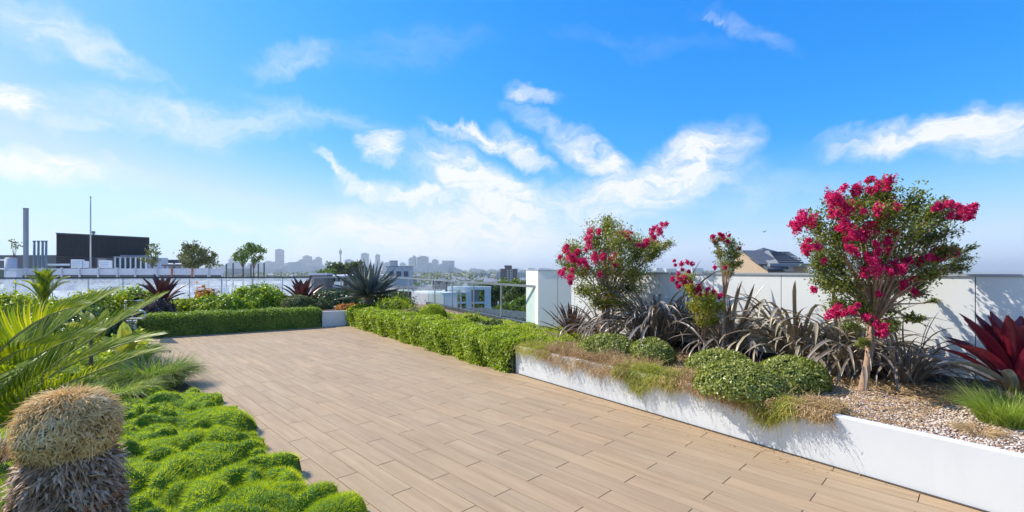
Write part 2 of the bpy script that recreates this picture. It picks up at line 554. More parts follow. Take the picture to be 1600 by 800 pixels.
M['ball_far'] = leafy('grey green ball leaves', [(0.0, (0.06, 0.085, 0.03)), (0.5, (0.13, 0.17, 0.05)), (1.0, (0.25, 0.28, 0.11))], 0.45, 0.2)
M['shrub'] = leafy('bright shrub leaves', [(0.0, (0.05, 0.12, 0.012)), (0.35, (0.18, 0.30, 0.015)), (0.7, (0.40, 0.50, 0.02)), (1.0, (0.62, 0.62, 0.08))], 0.4, 0.35, spec=0.5, patch=1.8, patchamt=0.45)
M['shrub_dark'] = leafy('dark shrub leaves', [(0.0, (0.025, 0.05, 0.02)), (0.5, (0.06, 0.12, 0.035)), (1.0, (0.15, 0.22, 0.07))], 0.4, 0.2, spec=0.5)
M['shrub_purple'] = leafy('purple shrub leaves', [(0.0, (0.05, 0.03, 0.04)), (0.6, (0.12, 0.08, 0.09)), (1.0, (0.26, 0.24, 0.24))], 0.45, 0.15)
M['yellow_shrub'] = leafy('yellow green shrub leaves', [(0.0, (0.08, 0.16, 0.015)), (0.4, (0.26, 0.36, 0.02)), (0.8, (0.50, 0.52, 0.04)), (1.0, (0.62, 0.50, 0.14))], 0.45, 0.4)
M['croton'] = leafy('orange croton leaves', [(0.0, (0.14, 0.20, 0.02)), (0.4, (0.50, 0.34, 0.03)), (0.7, (0.62, 0.16, 0.05)), (1.0, (0.68, 0.24, 0.12))], 0.45, 0.35, (1.3, 1.0, 0.6), patch=1.5)
M['myrtle_leaf'] = leafy('myrtle leaves', [(0.0, (0.045, 0.07, 0.018)), (0.4, (0.14, 0.18, 0.035)), (0.72, (0.29, 0.32, 0.07)), (0.90, (0.44, 0.34, 0.10)), (1.0, (0.46, 0.13, 0.09))], 0.38, 0.28, spec=0.5, patch=3.0)
M['myrtle_leaf_pale'] = leafy('pale myrtle leaves', [(0.0, (0.07, 0.10, 0.02)), (0.4, (0.20, 0.25, 0.05)), (0.75, (0.38, 0.38, 0.09)), (1.0, (0.50, 0.16, 0.11))], 0.42, 0.32, spec=0.45, patch=3.0)
M['myrtle_yellow'] = leafy('yellow myrtle leaves', [(0.0, (0.10, 0.16, 0.02)), (0.5, (0.32, 0.36, 0.04)), (0.85, (0.55, 0.50, 0.08)), (1.0, (0.55, 0.25, 0.08))], 0.42, 0.35)
M['bloom'] = leafy('magenta petals', [(0.0, (0.42, 0.008, 0.06)), (0.4, (0.74, 0.022, 0.16)), (0.8, (0.88, 0.07, 0.26)), (1.0, (0.92, 0.24, 0.42))], 0.6, 0.3, (1.2, 0.9, 1.0), 0.15, patch=8, patchamt=0.2)
M['dry'] = leafy('dry trailing stems', [(0.0, (0.24, 0.14, 0.06)), (0.4, (0.52, 0.34, 0.16)), (0.7, (0.70, 0.50, 0.26)), (1.0, (0.50, 0.44, 0.14))], 0.8, 0.2, (1, 1, 1), 0.15, patch=4, patchamt=0.4)
M['trail'] = leafy('green trailing stems', [(0.0, (0.16, 0.19, 0.03)), (0.45, (0.38, 0.40, 0.07)), (0.75, (0.58, 0.50, 0.15)), (1.0, (0.66, 0.44, 0.22))], 0.6, 0.3, patch=4, patchamt=0.4)
M['gravel'] = leafy('pebbles', [(0.0, (0.24, 0.13, 0.09)), (0.3, (0.50, 0.34, 0.24)), (0.6, (0.68, 0.54, 0.42)), (1.0, (0.86, 0.79, 0.70))], 0.75, 0.0, patch=6, patchamt=0.15)
M['flax'] = strap('flax leaf', (0.085, 0.066, 0.048), (0.42, 0.345, 0.27), 0.33, 0.6, 1.0, tip=(0.26, 0.16, 0.10), streak=60)
M['flax_pale'] = strap('bronze flax leaf', (0.16, 0.125, 0.06), (0.60, 0.50, 0.34), 0.4, 0.5, 1.0, tip=(0.30, 0.18, 0.10), streak=60)
M['agave'] = strap('agave leaf', (0.075, 0.09, 0.08), (0.20, 0.22, 0.19), 0.42, 0.45, 1.0, tip=(0.09, 0.06, 0.05), streak=14)
M['brom_red'] = strap('red bromeliad leaf', (0.13, 0.008, 0.022), (0.34, 0.022, 0.050), 0.26, 0.6, 0.8, tip=(0.16, 0.02, 0.03), base=(0.26, 0.16, 0.05), streak=12, transl=0.28)
M['brom_back'] = strap('dusty red bromeliad leaf', (0.09, 0.02, 0.022), (0.22, 0.065, 0.06), 0.35, 0.5, 0.8, tip=(0.08, 0.04, 0.04), streak=12, transl=0.2)
M['brom_dark'] = strap('dark bromeliad leaf', (0.045, 0.02, 0.016), (0.14, 0.06, 0.04), 0.3, 0.6, 0.8, base=(0.20, 0.08, 0.03), streak=14, transl=0.15)
M['brom_grey'] = strap('silver bromeliad leaf', (0.09, 0.09, 0.10), (0.26, 0.26, 0.27), 0.3, 0.6, 0.8, base=(0.20, 0.10, 0.05), streak=14, transl=0.08)
M['cycad'] = leafy('cycad leaflets', [(0.0, (0.06, 0.11, 0.012)), (0.4, (0.18, 0.27, 0.018)), (0.75, (0.36, 0.42, 0.025)), (1.0, (0.58, 0.54, 0.07))], 0.45, 0.42, (1.35, 1.2, 0.4), 0.3, patch=2.5, patchamt=0.35)
M['rachis'] = plain('cycad midrib', (0.26, 0.30, 0.14), 0.4)
M['broadleaf'] = strap('broad yellow leaf', (0.36, 0.40, 0.03), (0.60, 0.56, 0.08), 0.35, 0.5, 0.7, streak=14, transl=0.4)
M['cactus'] = plain('cactus skin', (0.20, 0.15, 0.075), 0.8, 0.35, 12, 0.5, 50)
M['spine'] = leafy('golden spines', [(0.0, (0.26, 0.14, 0.05)), (0.3, (0.62, 0.40, 0.15)), (0.7, (0.90, 0.66, 0.30)), (1.0, (0.95, 0.85, 0.64))], 0.6, 0.25, (1, 0.9, 0.7), 0.3, patch=9, patchamt=0.5)
M['spine_old'] = leafy('weathered spines', [(0.0, (0.11, 0.055, 0.030)), (0.35, (0.38, 0.23, 0.13)), (0.75, (0.72, 0.52, 0.35)), (1.0, (0.90, 0.77, 0.62))], 0.8, 0.12, (1, 1, 1), 0.2, patch=10, patchamt=0.4)
M['spine_orange'] = leafy('rusty fibres', [(0.0, (0.30, 0.10, 0.04)), (1.0, (0.58, 0.27, 0.12))], 0.8, 0.1, (1, 1, 1))
M['far_leaf'] = leafy('distant tree leaves', [(0.0, (0.04, 0.07, 0.025)), (0.5, (0.12, 0.16, 0.05)), (1.0, (0.28, 0.31, 0.12))], 0.55, 0.2, patch=0.35, patchamt=0.5)
M['far_leaf_olive'] = leafy('olive tree leaves', [(0.0, (0.06, 0.07, 0.03)), (0.5, (0.15, 0.17, 0.06)), (1.0, (0.30, 0.29, 0.12))], 0.55, 0.2, patch=0.6)
M['far_leaf_green'] = leafy('park tree leaves', [(0.0, (0.05, 0.09, 0.02)), (0.5, (0.14, 0.22, 0.04)), (1.0, (0.34, 0.38, 0.10))], 0.55, 0.25, patch=0.3, patchamt=0.5)

# ------------------------------------------------------------------ plan of the terrace (metres, read off the photograph)
CN = Vector((-5.29, 15.24))                         # far corner of the deck
RB = Vector((3.58, 3.48))
dR = (RB - CN).normalized()                         # right planter wall, towards the camera
nR = Vector((-dR.y, dR.x))                          # into the right bed
RE = CN + dR * 22.5
LB = Vector((-9.30, 12.67))
dB = (LB - CN).normalized()                         # back wall, away to the left
nB = Vector((dB.y, -dB.x))                          # into the back bed
LE = CN + dB * 12.0
M0 = Vector((-1.38, 3.48))
WT, ZW, ZS = 0.10, 0.475, 0.42                      # wall thickness, wall top, soil level
PA, PB = Vector((1.33, 10.4)), Vector((5.44, 5.6))  # foot of the white parapet
dP = (PB - PA).normalized()
nP = Vector((-dP.y, dP.x)) * -1                     # towards the terrace
if nP.dot(Vector((0, 0)) - PA) < 0: nP = -nP


def cross2(p, d, q, e):
    """intersection of p+t d and q+s e, returns t"""
    den = d.x * e.y - d.y * e.x
    w = q - p
    return (w.x * e.y - w.y * e.x) / den


def on_line(px, p, d):
    """plan point on line p+t d seen in column px"""
    ray = Vector(((px - 800) / FPX, 1.0))
    t = cross2(p, d, Vector((0, 0)), ray)
    return p + d * t


# -------- deck: slab, boards
tL = cross2(M0, U, CN, dB)
DK = [M0 + U * tL, CN, RE, M0 - U * 7.5]            # far left, far corner, near right, near left
slab = MB().prism([DK[0] - VV * 0.3, CN, RE, DK[3] - VV * 0.3][::-1], -0.25, -0.006)
deck = slab.build('deck', M['grout'], kind='structure')


def clip_poly(poly, a, b):
    """keep the part of poly to the left of a->b"""
    out = []
    e = b - a
    for i, p in enumerate(poly):
        q = poly[(i + 1) % len(poly)]
        sp = e.x * (p.y - a.y) - e.y * (p.x - a.x)
        sq = e.x * (q.y - a.y) - e.y * (q.x - a.x)
        if sp >= 0: out.append(p)
        if (sp > 0 > sq) or (sp < 0 < sq): out.append(p + (q - p) * (sp / (sp - sq)))
    return out


def area(poly):
    return 0.5 * sum(poly[i].x * poly[(i + 1) % len(poly)].y - poly[(i + 1) % len(poly)].x * poly[i].y for i in range(len(poly)))


edges = [DK[0], CN, RE, DK[3]]
if area(edges) < 0: edges = edges[::-1]
BW, BL, GAP = 0.1925, 1.2, 0.0032


def tile_mesh(pts):
    """slab with a small chamfered rim; pts local plan polygon, counter-clockwise"""
    n = len(pts)
    c = sum(pts, Vector((0, 0))) / n
    ins = []
    for p in pts:
        d = c - p
        ins.append(p + Vector((math.copysign(min(0.0015, abs(d.x)), d.x), math.copysign(min(0.0015, abs(d.y)), d.y))))
    vs = [(p.x, p.y, -0.012) for p in pts] + [(p.x, p.y, -0.0012) for p in pts] + [(p.x, p.y, 0.0) for p in ins]
    fs = [(i, (i + 1) % n, n + (i + 1) % n, n + i) for i in range(n)]
    fs += [(n + i, n + (i + 1) % n, 2 * n + (i + 1) % n, 2 * n + i) for i in range(n)]
    fs.append(tuple(range(2 * n, 3 * n)))
    return vs, fs


full = [Vector((GAP, GAP)), Vector((BW - GAP, GAP)), Vector((BW - GAP, BL - GAP)), Vector((GAP, BL - GAP))]
vs, fs = tile_mesh(full)
full_me = bpy.data.meshes.new('tile')
full_me.from_pydata(vs, [], fs)
full_me.materials.append(M['board'])
rotz = math.atan2(VV.y, VV.x)
tiles = []
for i in range(-30, 90):
    ph = 0.79 if i % 2 == 0 else 0.29
    for j in range(-12, 20):
        o = VV * (i * BW) + U * ((j + ph) * BL)
        loc = [o + VV * p.x + U * p.y for p in full]
        if area(loc) < 0: loc = loc[::-1]
        q = loc
        for k in range(4):
            q = clip_poly(q, edges[k], edges[(k + 1) % 4])
            if len(q) < 3: break
        if len(q) < 3 or abs(area(q)) < 2e-3: continue
        whole = abs(area(q) - area(loc)) < 1e-6
        c = sum(q, Vector((0, 0))) / len(q)
        seen = c.y > 1.5 and abs(c.x) / max(c.y, .1) < 1.25
        tiles.append((c.length if seen else 100 + c.length, o, whole, q))
tiles.sort(key=lambda t: t[0])
rest = MB()
for k, (dist, o, whole, q) in enumerate(tiles):
    dz = random.uniform(-0.0006, 0.0006)
    if k < 296:
        if whole:
            ob('tile', full_me, None, deck, loc=(o.x, o.y, dz), rot=(0, 0, rotz + random.uniform(-.0006, .0006)))
        else:
            c = sum(q, Vector((0, 0))) / len(q)
            vs, fs = tile_mesh([p - c for p in q])
            me = bpy.data.meshes.new('tile')
            me.from_pydata(vs, [], fs)
            ob('tile', me, M['board'], deck, loc=(c.x, c.y, dz))
    else:
        vs, fs = tile_mesh(q)
        rest.add([(v[0], v[1], v[2] + dz) for v in vs], fs)
rest.build('tile_field', M['board'], deck, kind='stuff')

# -------- ground of the beds
Q0, Q1, Q2, Q3 = P(-160, 17.2), P(489, 20.6), P(608, 24.6), P(838, 10.95)
Q0, Q1, Q2, Q3 = [Vector((q.x, q.y)) for q in (Q0, Q1, Q2, Q3)]
PEND = PA + dP * 11.5
MB().prism([CN + nR * 0.05, RE + nR * 0.05, PEND + nP * -0.1, PA + nP * -0.1, Vector((0.5, 11.2)), Q3, Q2, Q1, CN - nB * 0.1], -0.02, ZS).build('soil', M['mulch'], kind='structure')
MB().prism([CN + nB * 0.05, Q1, Q0, LE + nB * 0.05], -0.02, ZS - 0.004).build('soil', M['soil'], kind='structure')
MB().prism([DK[0] - VV * 0.02 , DK[3] - VV * 0.02, DK[3] - VV * 9, Vector((-26, 2)), LE, ], -0.3, -0.012).build('soil', M['soil'], kind='structure')

# -------- white planter walls with a slightly proud cap
wr = thing('planter_wall', (CN.x, CN.y, 0), 'long low white rendered planter wall along the right side of the deck', 'planter wall')


def rel(mb, o):
    mb.v = [(v[0] - o.location.x, v[1] - o.location.y, v[2] - o.location.z) for v in mb.v]
    return mb


rel(MB().wall(CN, RE, WT, -0.02, ZW, 1), wr).build('wall', M['white_wall'], wr, bevel=0.006)
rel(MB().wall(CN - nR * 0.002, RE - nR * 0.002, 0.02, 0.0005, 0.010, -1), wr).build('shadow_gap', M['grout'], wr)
wb = thing('planter_wall', (LB.x, LB.y, 0), 'low white planter wall closing the far end of the deck', 'planter wall')
rel(MB().wall(CN - dB * 0.002, LE, WT, -0.02, ZW + 0.004, -1), wb).build('wall', M['white_wall'], wb, bevel=0.006)

# -------- white parapet of cladding panels
par = thing('parapet', (PA.x, PA.y, ZS), 'tall white clad parapet wall behind the flowering trees on the right', 'parapet wall')
PTOP = 1.775
Lpar = 11.5
PE = PA + dP * Lpar
core = rel(MB().wall(PA - nP * 0.03, PE - nP * 0.03, 0.20, ZS, PTOP - 0.03, 1 if Vector((-dP.y, dP.x)).dot(nP) < 0 else -1), par)
core.build('core', M['joint'], par)
t0 = 0.519 * (PB - PA).length
wpan = 0.1675 * (PB - PA).length
sd = 1 if Vector((-dP.y, dP.x)).dot(nP) < 0 else -1
k = -4
while True:
    a = max(t0 + k * wpan, 0.0)
    b = t0 + (k + 1) * wpan
    if a >= Lpar: break
    b = min(b, Lpar)
    if b - a > 0.1:
        rel(MB().wall(PA + dP * (a + 0.004), PA + dP * (b - 0.004), 0.028, 0.52, PTOP - 0.028, sd), par).build('panel', M['panel'], par, bevel=0.003)
    k += 1
rel(MB().wall(PA + nP * 0.018, PE + nP * 0.018, 0.27, PTOP - 0.028, PTOP, sd), par).build('capping', M['cap'], par)
rel(MB().wall(PA + nP * 0.005, PE + nP * 0.005, 0.02, ZS, 0.512, sd), par).build('skirting', M['dark_metal'], par)

# end pier of the parapet
pier = thing('pier', (0.61, 10.7, ZS), 'white boxed pier standing at the end of the glass balustrade', 'pier')
F0, F1, F2 = Vector((0.61, 10.7)), Vector((1.36, 10.38)), Vector((0.37, 12.1))
mbp = MB().prism([F0 + Vector((.03, .03)), F1 + Vector((-.02, .03)), F1 + Vector((-0.02, 1.8)), F2 + Vector((0.05, -0.05))], ZS, 1.77)
rel(mbp, pier).build('core', M['joint'], pier)
fm = F0 + (F1 - F0) * 0.58
rel(MB().wall(F0 + (F1 - F0) * 0.02, fm - (fm - F0) * 0.012, 0.03, 0.44, 1.80, 1), pier).build('panel', M['panel'], pier, bevel=0.003)
rel(MB().wall(fm + (fm - F0) * 0.012, F1, 0.03, 0.44, 1.80, 1), pier).build('panel', M['panel'], pier, bevel=0.003)
rel(MB().wall(F2, F0 - (F0 - F2) * 0.003 + Vector((-0.004, 0)), 0.03, 0.44, 1.80, 1), pier).build('panel', M['panel'], pier, bevel=0.003)
rel(MB().prism([F0 + Vector((-.01, -.012)), F1 + Vector((0, -.012)), F1 + Vector((0, 1.8)), F2 + Vector((-.012, 0.0))], 1.803, 1.82), pier).build('capping', M['cap'], pier)


# -------- glass balustrades
def balustrade(a, b, ztop, zbot, n, label, painted_reflection=False, kerb=True, rail='metal'):
    a, b = Vector(a), Vector(b)
    t = thing('glass_balustrade', (a.x, a.y, zbot), label, 'balustrade')
    d = (b - a)
    L = d.length
    d.normalize()
    for i in range(n):
        p, q = a + d * (L * i / n + 0.008), a + d * (L * (i + 1) / n - 0.008)
        rel(MB().wall(p, q, 0.012, zbot, ztop - 0.056, 1), t).build('pane', M['glass_reflection' if painted_reflection else 'glass'], t)
    rel(MB().wall(a - Vector((-d.y, d.x)) * 0.015, b - Vector((-d.y, d.x)) * 0.015, 0.045, ztop - 0.055, ztop, 1), t).build('handrail', M[rail], t)
    for i in range(n + 1):
        p = a + d * (L * i / n)
        p = p - d * 0.006 if i else p
        rel(MB().wall(p - Vector((-d.y, d.x)) * .01, p + d * (0.012 if painted_reflection else 0.045) - Vector((-d.y, d.x)) * .01, 0.035, zbot, ztop - 0.056, 1), t).build('post', M['metal'], t)
    if kerb:
        rel(MB().wall(a - Vector((-d.y, d.x)) * 0.07, b - Vector((-d.y, d.x)) * 0.07, 0.15, ZS - 0.2, zbot - 0.002, 1), t).build('kerb', M['dark_metal'], t)
    return t


RZ = 1.45
r0, r1 = P(608, 24.6), P(838, 10.95)
balustrade((r0.x, r0.y), (r1.x, r1.y), RZ, 0.53, 8, 'clear glass balustrade with steel handrail running up to the white pier')
l0, l1 = P(-160, 17.2), P(487, 20.5)
balustrade((l0.x, l0.y), (l1.x, l1.y), 1.52, 0.60, 12, 'glass balustrade with painted milky reflections behind the shrubs on the far left', True, rail='dark_metal')
m0, m1 = P(489, 20.6), P(606, 24.6)
balustrade((m0.x, m0.y), (m1.x, m1.y), 1.50, 0.62, 3, 'short glass balustrade behind the big grey agave')

# ================================================================== planting
NG = None


def join_geo(parts):
    V, F, b = [], [], 0
    for v, f in parts:
        V.append(v)
        F.append(np.asarray(f) + b)
        b += len(v)
    return np.concatenate(V), F


def hedge(name, a, b, back, front, ztop, n, leaf, m, label, seed=0, wav=0.05, inward=None, group=None):
    """clipped hedge along a->b (plan), front bulging over the deck; 'inward' points into the bed"""
    a, b = Vector(a), Vector(b)
    d = b - a
    L = d.length
    d.normalize()
    t = thing(name, (a.x, a.y, 0), label, 'hedge', group)
    n1 = np.array([inward.x, inward.y, 0.0])
    d1 = np.array([d.x, d.y, 0.0])
    s = rng.uniform(0, 1, n) * L
    # walk round the profile: front face up, shoulder, top going back
    per = rng.uniform(0, 1, n)
    hf = ztop / (ztop + back + front)
    isf = per < hf * 1.05
    z = np.where(isf, per / (hf * 1.05) * ztop, ztop)
    off = np.where(isf, -front, -front + (per - hf * 1.05) / (1 - hf * 1.05) * (back + front))
    lump = wav * (np.sin(s * 4.1 + seed) + np.sin(s * 9.3 + z * 7 + seed * 2) * 0.7 + np.sin(s * 17 + z * 15) * 0.35)
    lump = lump + 0.05 * rng.normal(size=n) * 0.6
    r = 0.10                                                      # rounded shoulder
    k = np.clip((z - (ztop - r)) / r, 0, 1)
    off = np.where(isf, off + 0.10 * k ** 2, off)
    k2 = np.clip(1 - (off + front) / 0.16, 0, 1)
    z = np.where(~isf, z - 0.07 * k2 ** 2, z)
    endr = np.clip(1 - np.minimum(s, L - s) / 0.25, 0, 1) ** 2
    off = np.where(isf, off - lump + 0.15 * endr, off)
    z = np.where(isf, z, z + lump * 0.8 - 0.10 * endr)
    z = np.maximum(z, 0.015)
    pos = d1[None] * s[:, None] + n1[None] * off[:, None]
    pos[:, 2] = z
    nor = np.where(isf[:, None], -n1[None] + np.array([0, 0, 0.25]), np.array([0, 0, 1.0])[None])
    D = unit(nor * 0.45 + 0.95 * rand_dir(n) + np.array([0, 0, 0.1]))
    stray = rng.uniform(0, 1, n) < 0.02
    pos = pos + np.where(stray[:, None], unit(nor + 0.5 * rand_dir(n)) * rng.uniform(0.02, 0.08, n)[:, None], 0)
    V, F = leaf_geo(pos - D * leaf * 0.4, D, leaf * rng.uniform(0.6, 1.25, n), leaf * 0.62, 0.2, up=unit(nor))
    core = rel(MB().wall(a + inward * (-front + 0.07), b + inward * (-front + 0.07), back + front - 0.1, 0.01, ztop - 0.07, 1 if Vector((-d.y, d.x)).dot(inward) > 0 else -1), t)
    core.build('twigs', M['core'], t)
    ob('leaves', mesh_np(name, V, [F]), m, t, kind='stuff')
    return t


H0, H1 = on_line(548, CN, dR), on_line(806, CN, dR)
hedge('hedge', H0, H1, 0.75, 0.13, 0.56, 60000, 0.052, M['hedge'], 'long bright green hedge spilling over the right planter wall onto the deck', 1, 0.045, nR)
H2, H3 = on_line(503, CN, dB), on_line(214, CN, dB)
hedge('hedge', H2, H3, 0.55, 0.10, 0.57, 42000, 0.045, M['hedge_back'], 'clipped low green hedge across the far left end of the deck', 2, 0.014, nB)
# the bed behind the right hedge is planted with the same spreading cover
tfr = CN + dR * 0.3


def cover(name, pts, n, size, m, label, zb, lump=0.06, cat='ground cover', hgt=0.1):
    """spreading ground cover over a plan polygon"""
    xs = [p.x for p in pts]
    ys = [p.y for p in pts]
    P0 = np.stack([rng.uniform(min(xs), max(xs), n * 3), rng.uniform(min(ys), max(ys), n * 3)], 1)
    ok = np.zeros(len(P0), bool)
    j = len(pts) - 1
    for i in range(len(pts)):
        xi, yi, xj, yj = pts[i].x, pts[i].y, pts[j].x, pts[j].y
        c = ((yi > P0[:, 1]) != (yj > P0[:, 1])) & (P0[:, 0] < (xj - xi) * (P0[:, 1] - yi) / (yj - yi + 1e-9) + xi)
        ok ^= c
        j = i
    P0 = P0[ok][:n]
    n = len(P0)
    h = hgt * (0.6 + 0.5 * np.sin(P0[:, 0] * 5.1) * np.sin(P0[:, 1] * 4.3) + 0.35 * np.sin(P0[:, 0] * 11 + P0[:, 1] * 9)) + lump * rng.uniform(-0.3, 0.6, n)
    pos = np.concatenate([P0, (zb + np.maximum(h, 0.0))[:, None]], 1)
    D = unit(np.array([0, 0, 0.8]) + rand_dir(n))
    V, F = leaf_geo(pos, D, size * rng.uniform(0.6, 1.3, n), size * 0.5, 0.2, up=np.tile([0, 0, 1.0], (n, 1)))
    return ob(name, mesh_np(name, V, [F]), m, label=label, cat=cat, kind='stuff')


cover('ground_cover', [P(560, 15.5), P(640, 16.5), P(830, 11.2), P(880, 10.3), P(935, 9.2), P(850, 8.0)], 20000, 0.05, M['hedge'],
      'bright green ground cover spreading behind the right hedge', ZS, hgt=0.10)


def shrub(name, c, rx, ry, rz, n, leaf, m, label, cat='shrub', amp=0.12, seed=0, core=True, group=None, up=0.3, ragged=0.08, zmin=0.0, narrow=0.5):
    """leafy bush: leaves spread in the outer shell of an uneven dome, c = foot of the bush"""
    t = thing(name, c, label, cat, group)
    u = rand_dir(n)
    u[:, 2] = np.abs(u[:, 2]) * 1.0 - 0.25 * rng.uniform(0, 1, n)
    u = unit(u)
    A = np.arctan2(u[:, 1], u[:, 0])
    Bz = u[:, 2]
    lump = 1 + amp * (np.sin(3 * A + seed) * np.cos(2.2 * Bz + seed) + 0.7 * np.sin(7 * A + 5 * Bz + seed * 3) + 0.5 * np.sin(11 * A - 9 * Bz))
    rr = lump * (1 - np.abs(rng.normal(0, ragged, n)) + (rng.uniform(0, 1, n) < 0.05) * rng.uniform(0, ragged * 1.6, n))
    pos = u * rr[:, None] * np.array([rx, ry, rz]) + np.array([0, 0, zmin * rz])
    pos[:, 2] = np.maximum(pos[:, 2], 0.01)
    nor = unit(u / np.array([rx, ry, rz]))
    D = unit(nor * 0.45 + 0.95 * rand_dir(n) + np.array([0, 0, up]))
    V, F = leaf_geo(pos - D * leaf * 0.3, D, leaf * rng.uniform(0.6, 1.3, n), leaf * narrow, 0.2, up=nor)
    if core:
        me = lumpy(name, rx * 0.82, ry * 0.82, rz * 0.84, amp * 0.5, seed=seed, zmin=0.0)
        ob('twigs', me, M['core'], t, loc=(0, 0, zmin * rz))
    ob('foliage', mesh_np(name, V, [F]), m, t, kind='stuff')
    return t


# clipped balls (px centre, foot row gives distance)
balls = [
    (950, 7.35, 0.49, 0.45, 'wide clipped green ball, leftmost, below the first flowering tree', 'ball'),
    (1018, 6.95, 0.34, 0.44, 'small clipped green ball tucked beside the leftmost wide ball', 'ball'),
    (1125, 6.15, 0.43, 0.40, 'clipped green ball half hidden behind the largest one', 'ball'),
    (1155, 5.15, 0.47, 0.45, 'largest clipped green ball, at the front of the right bed', 'ball'),
    (1237, 5.45, 0.40, 0.45, 'clipped speckled green ball nearest the right hand tree trunk', 'ball')]
for i, (px, Y, r, hz, lab, mk) in enumerate(balls):
    c = P(px, Y, ZS - 0.02)
    shrub('clipped_ball', c, r, r * 0.95, hz * 0.62, 6500, 0.040, M['ball'], lab, 'clipped shrub', 0.035, i * 1.7, True, 'clipped green balls in the right bed', 0.2, 0.035, 0.42)
shrub('clipped_ball', P(465, 16.0, ZS), 0.56, 0.5, 0.40, 5000, 0.05, M['ball_far'], 'grey green clipped dome behind the far hedge', 'clipped shrub', 0.03, 3, True, None, 0.2, 0.03, 0.3)
shrub('clipped_ball', P(502, 16.6, ZS), 0.40, 0.4, 0.24, 2500, 0.05, M['ball_far'], 'low olive mound beside the grey green dome', 'clipped shrub', 0.08, 5, True, None, 0.3, 0.08, 0.2)
shrub('round_grass_ball', P(677, 12.6, ZS), 0.37, 0.36, 0.36, 4500, 0.075, M['yellow_shrub'], 'round yellow tipped ball behind the right hedge', 'shrub', 0.03, 2, True, None, 0.9, 0.04, 0.25, 0.16)

# shrubs behind the far hedge
shrub('leafy_shrub', P(405, 16.6, ZS), 1.15, 0.8, 0.80, 9000, 0.10, M['shrub'], 'bright green leafy shrub mound in the far bed', 'shrub', 0.10, 1, ragged=0.13)
shrub('leafy_shrub', P(345, 15.2, ZS), 0.95, 0.6, 0.55, 7000, 0.085, M['shrub'], 'darker green leafy shrub in front of the bright mound', 'shrub', 0.10, 4, ragged=0.13)
shrub('croton', P(322, 16.0, ZS), 0.42, 0.4, 0.72, 1800, 0.12, M['croton'], 'orange and yellow croton beside the green mound', 'shrub', 0.15, 2, ragged=0.2)
shrub('leafy_shrub', P(213, 14.6, ZS), 0.75, 0.6, 0.78, 5000, 0.10, M['shrub'], 'green shrub left of the far red bromeliad', 'shrub', 0.14, 5, ragged=0.16)
shrub('dark_shrub', P(238, 13.9, ZS), 0.60, 0.5, 0.50, 3800, 0.085, M['shrub_purple'], 'dark purple shrub under the far red bromeliad', 'shrub', 0.14, 6, ragged=0.16)
shrub('low_shrub', P(293, 15.4, ZS), 0.60, 0.5, 0.40, 2600, 0.10, M['yellow_shrub'], 'loose yellow green shrub between the bromeliad and the croton', 'shrub', 0.16, 7, ragged=0.2)
shrub('yellow_shrub', P(150, 13.6, ZS), 1.00, 0.7, 0.72, 6000, 0.10, M['yellow_shrub'], 'yellow green shrub right of the small cycad', 'shrub', 0.14, 8, ragged=0.18)
shrub('yellow_shrub', P(20, 12.6, ZS), 1.2, 0.8, 0.74, 6500, 0.10, M['yellow_shrub'], 'yellow green shrub at the far left under the glass', 'shrub', 0.14, 9, ragged=0.18)
shrub('yellow_shrub', P(95, 11.4, 0.1), 1.0, 0.7, 0.85, 5500, 0.10, M['shrub'], 'green shrub at the foot of the small cycad', 'shrub', 0.16, 10, ragged=0.2)
shrub('grey_shrub', P(150, 10.9, 0.05), 0.75, 0.55, 0.80, 4200, 0.11, M['shrub_dark'], 'dull dark green shrub beside the tubular rail', 'shrub', 0.16, 11, ragged=0.22)
shrub('dark_shrub', P(520, 18.6, ZS - 0.1), 1.25, 0.6, 0.66, 5200, 0.09, M['shrub_dark'], 'dark shrub with pale buds under the short glass balustrade', 'shrub', 0.12, 12, ragged=0.14)
shrub('low_shrub', P(545, 16.2, ZS), 0.45, 0.35, 0.20, 1500, 0.07, M['croton'], 'low orange tinged plant at the far corner of the deck', 'shrub', 0.15, 13, ragged=0.2)
shrub('leafy_shrub', P(618, 14.4, ZS), 0.62, 0.5, 0.50, 3200, 0.11, M['yellow_shrub'], 'lime green spiky shrub right of the big agave', 'shrub', 0.14, 14, ragged=0.25, up=0.9, narrow=0.2)
shrub('leafy_shrub', P(607, 16.6, ZS), 1.0, 0.6, 0.62, 3600, 0.12, M['shrub_dark'], 'brownish dark shrub behind the lime green shrub', 'shrub', 0.18, 15, ragged=0.25, up=0.7, narrow=0.25)
shrub('low_shrub', P(737, 11.3, ZS), 0.38, 0.3, 0.32, 1500, 0.09, M['yellow_shrub'], 'yellow green tuft in front of the glass balustrade', 'shrub', 0.2, 16, ragged=0.25, up=0.9, narrow=0.2)
shrub('low_shrub', P(766, 10.7, ZS), 0.36, 0.3, 0.24, 1500, 0.07, M['ball_far'], 'pale silvery low plant in front of the glass balustrade', 'shrub', 0.2, 17, ragged=0.25)
shrub('low_shrub', P(800, 9.9, ZS), 0.50, 0.35, 0.17, 1800, 0.06, M['hedge'], 'low green mound right of the pale silvery plant', 'shrub', 0.2, 18, ragged=0.2)
shrub('low_shrub', P(645, 13.3, ZS), 0.45, 0.35, 0.28, 1800, 0.07, M['dry'], 'dry brown tuft left of the round yellow ball', 'shrub', 0.2, 19, ragged=0.25, up=0.9, narrow=0.15)


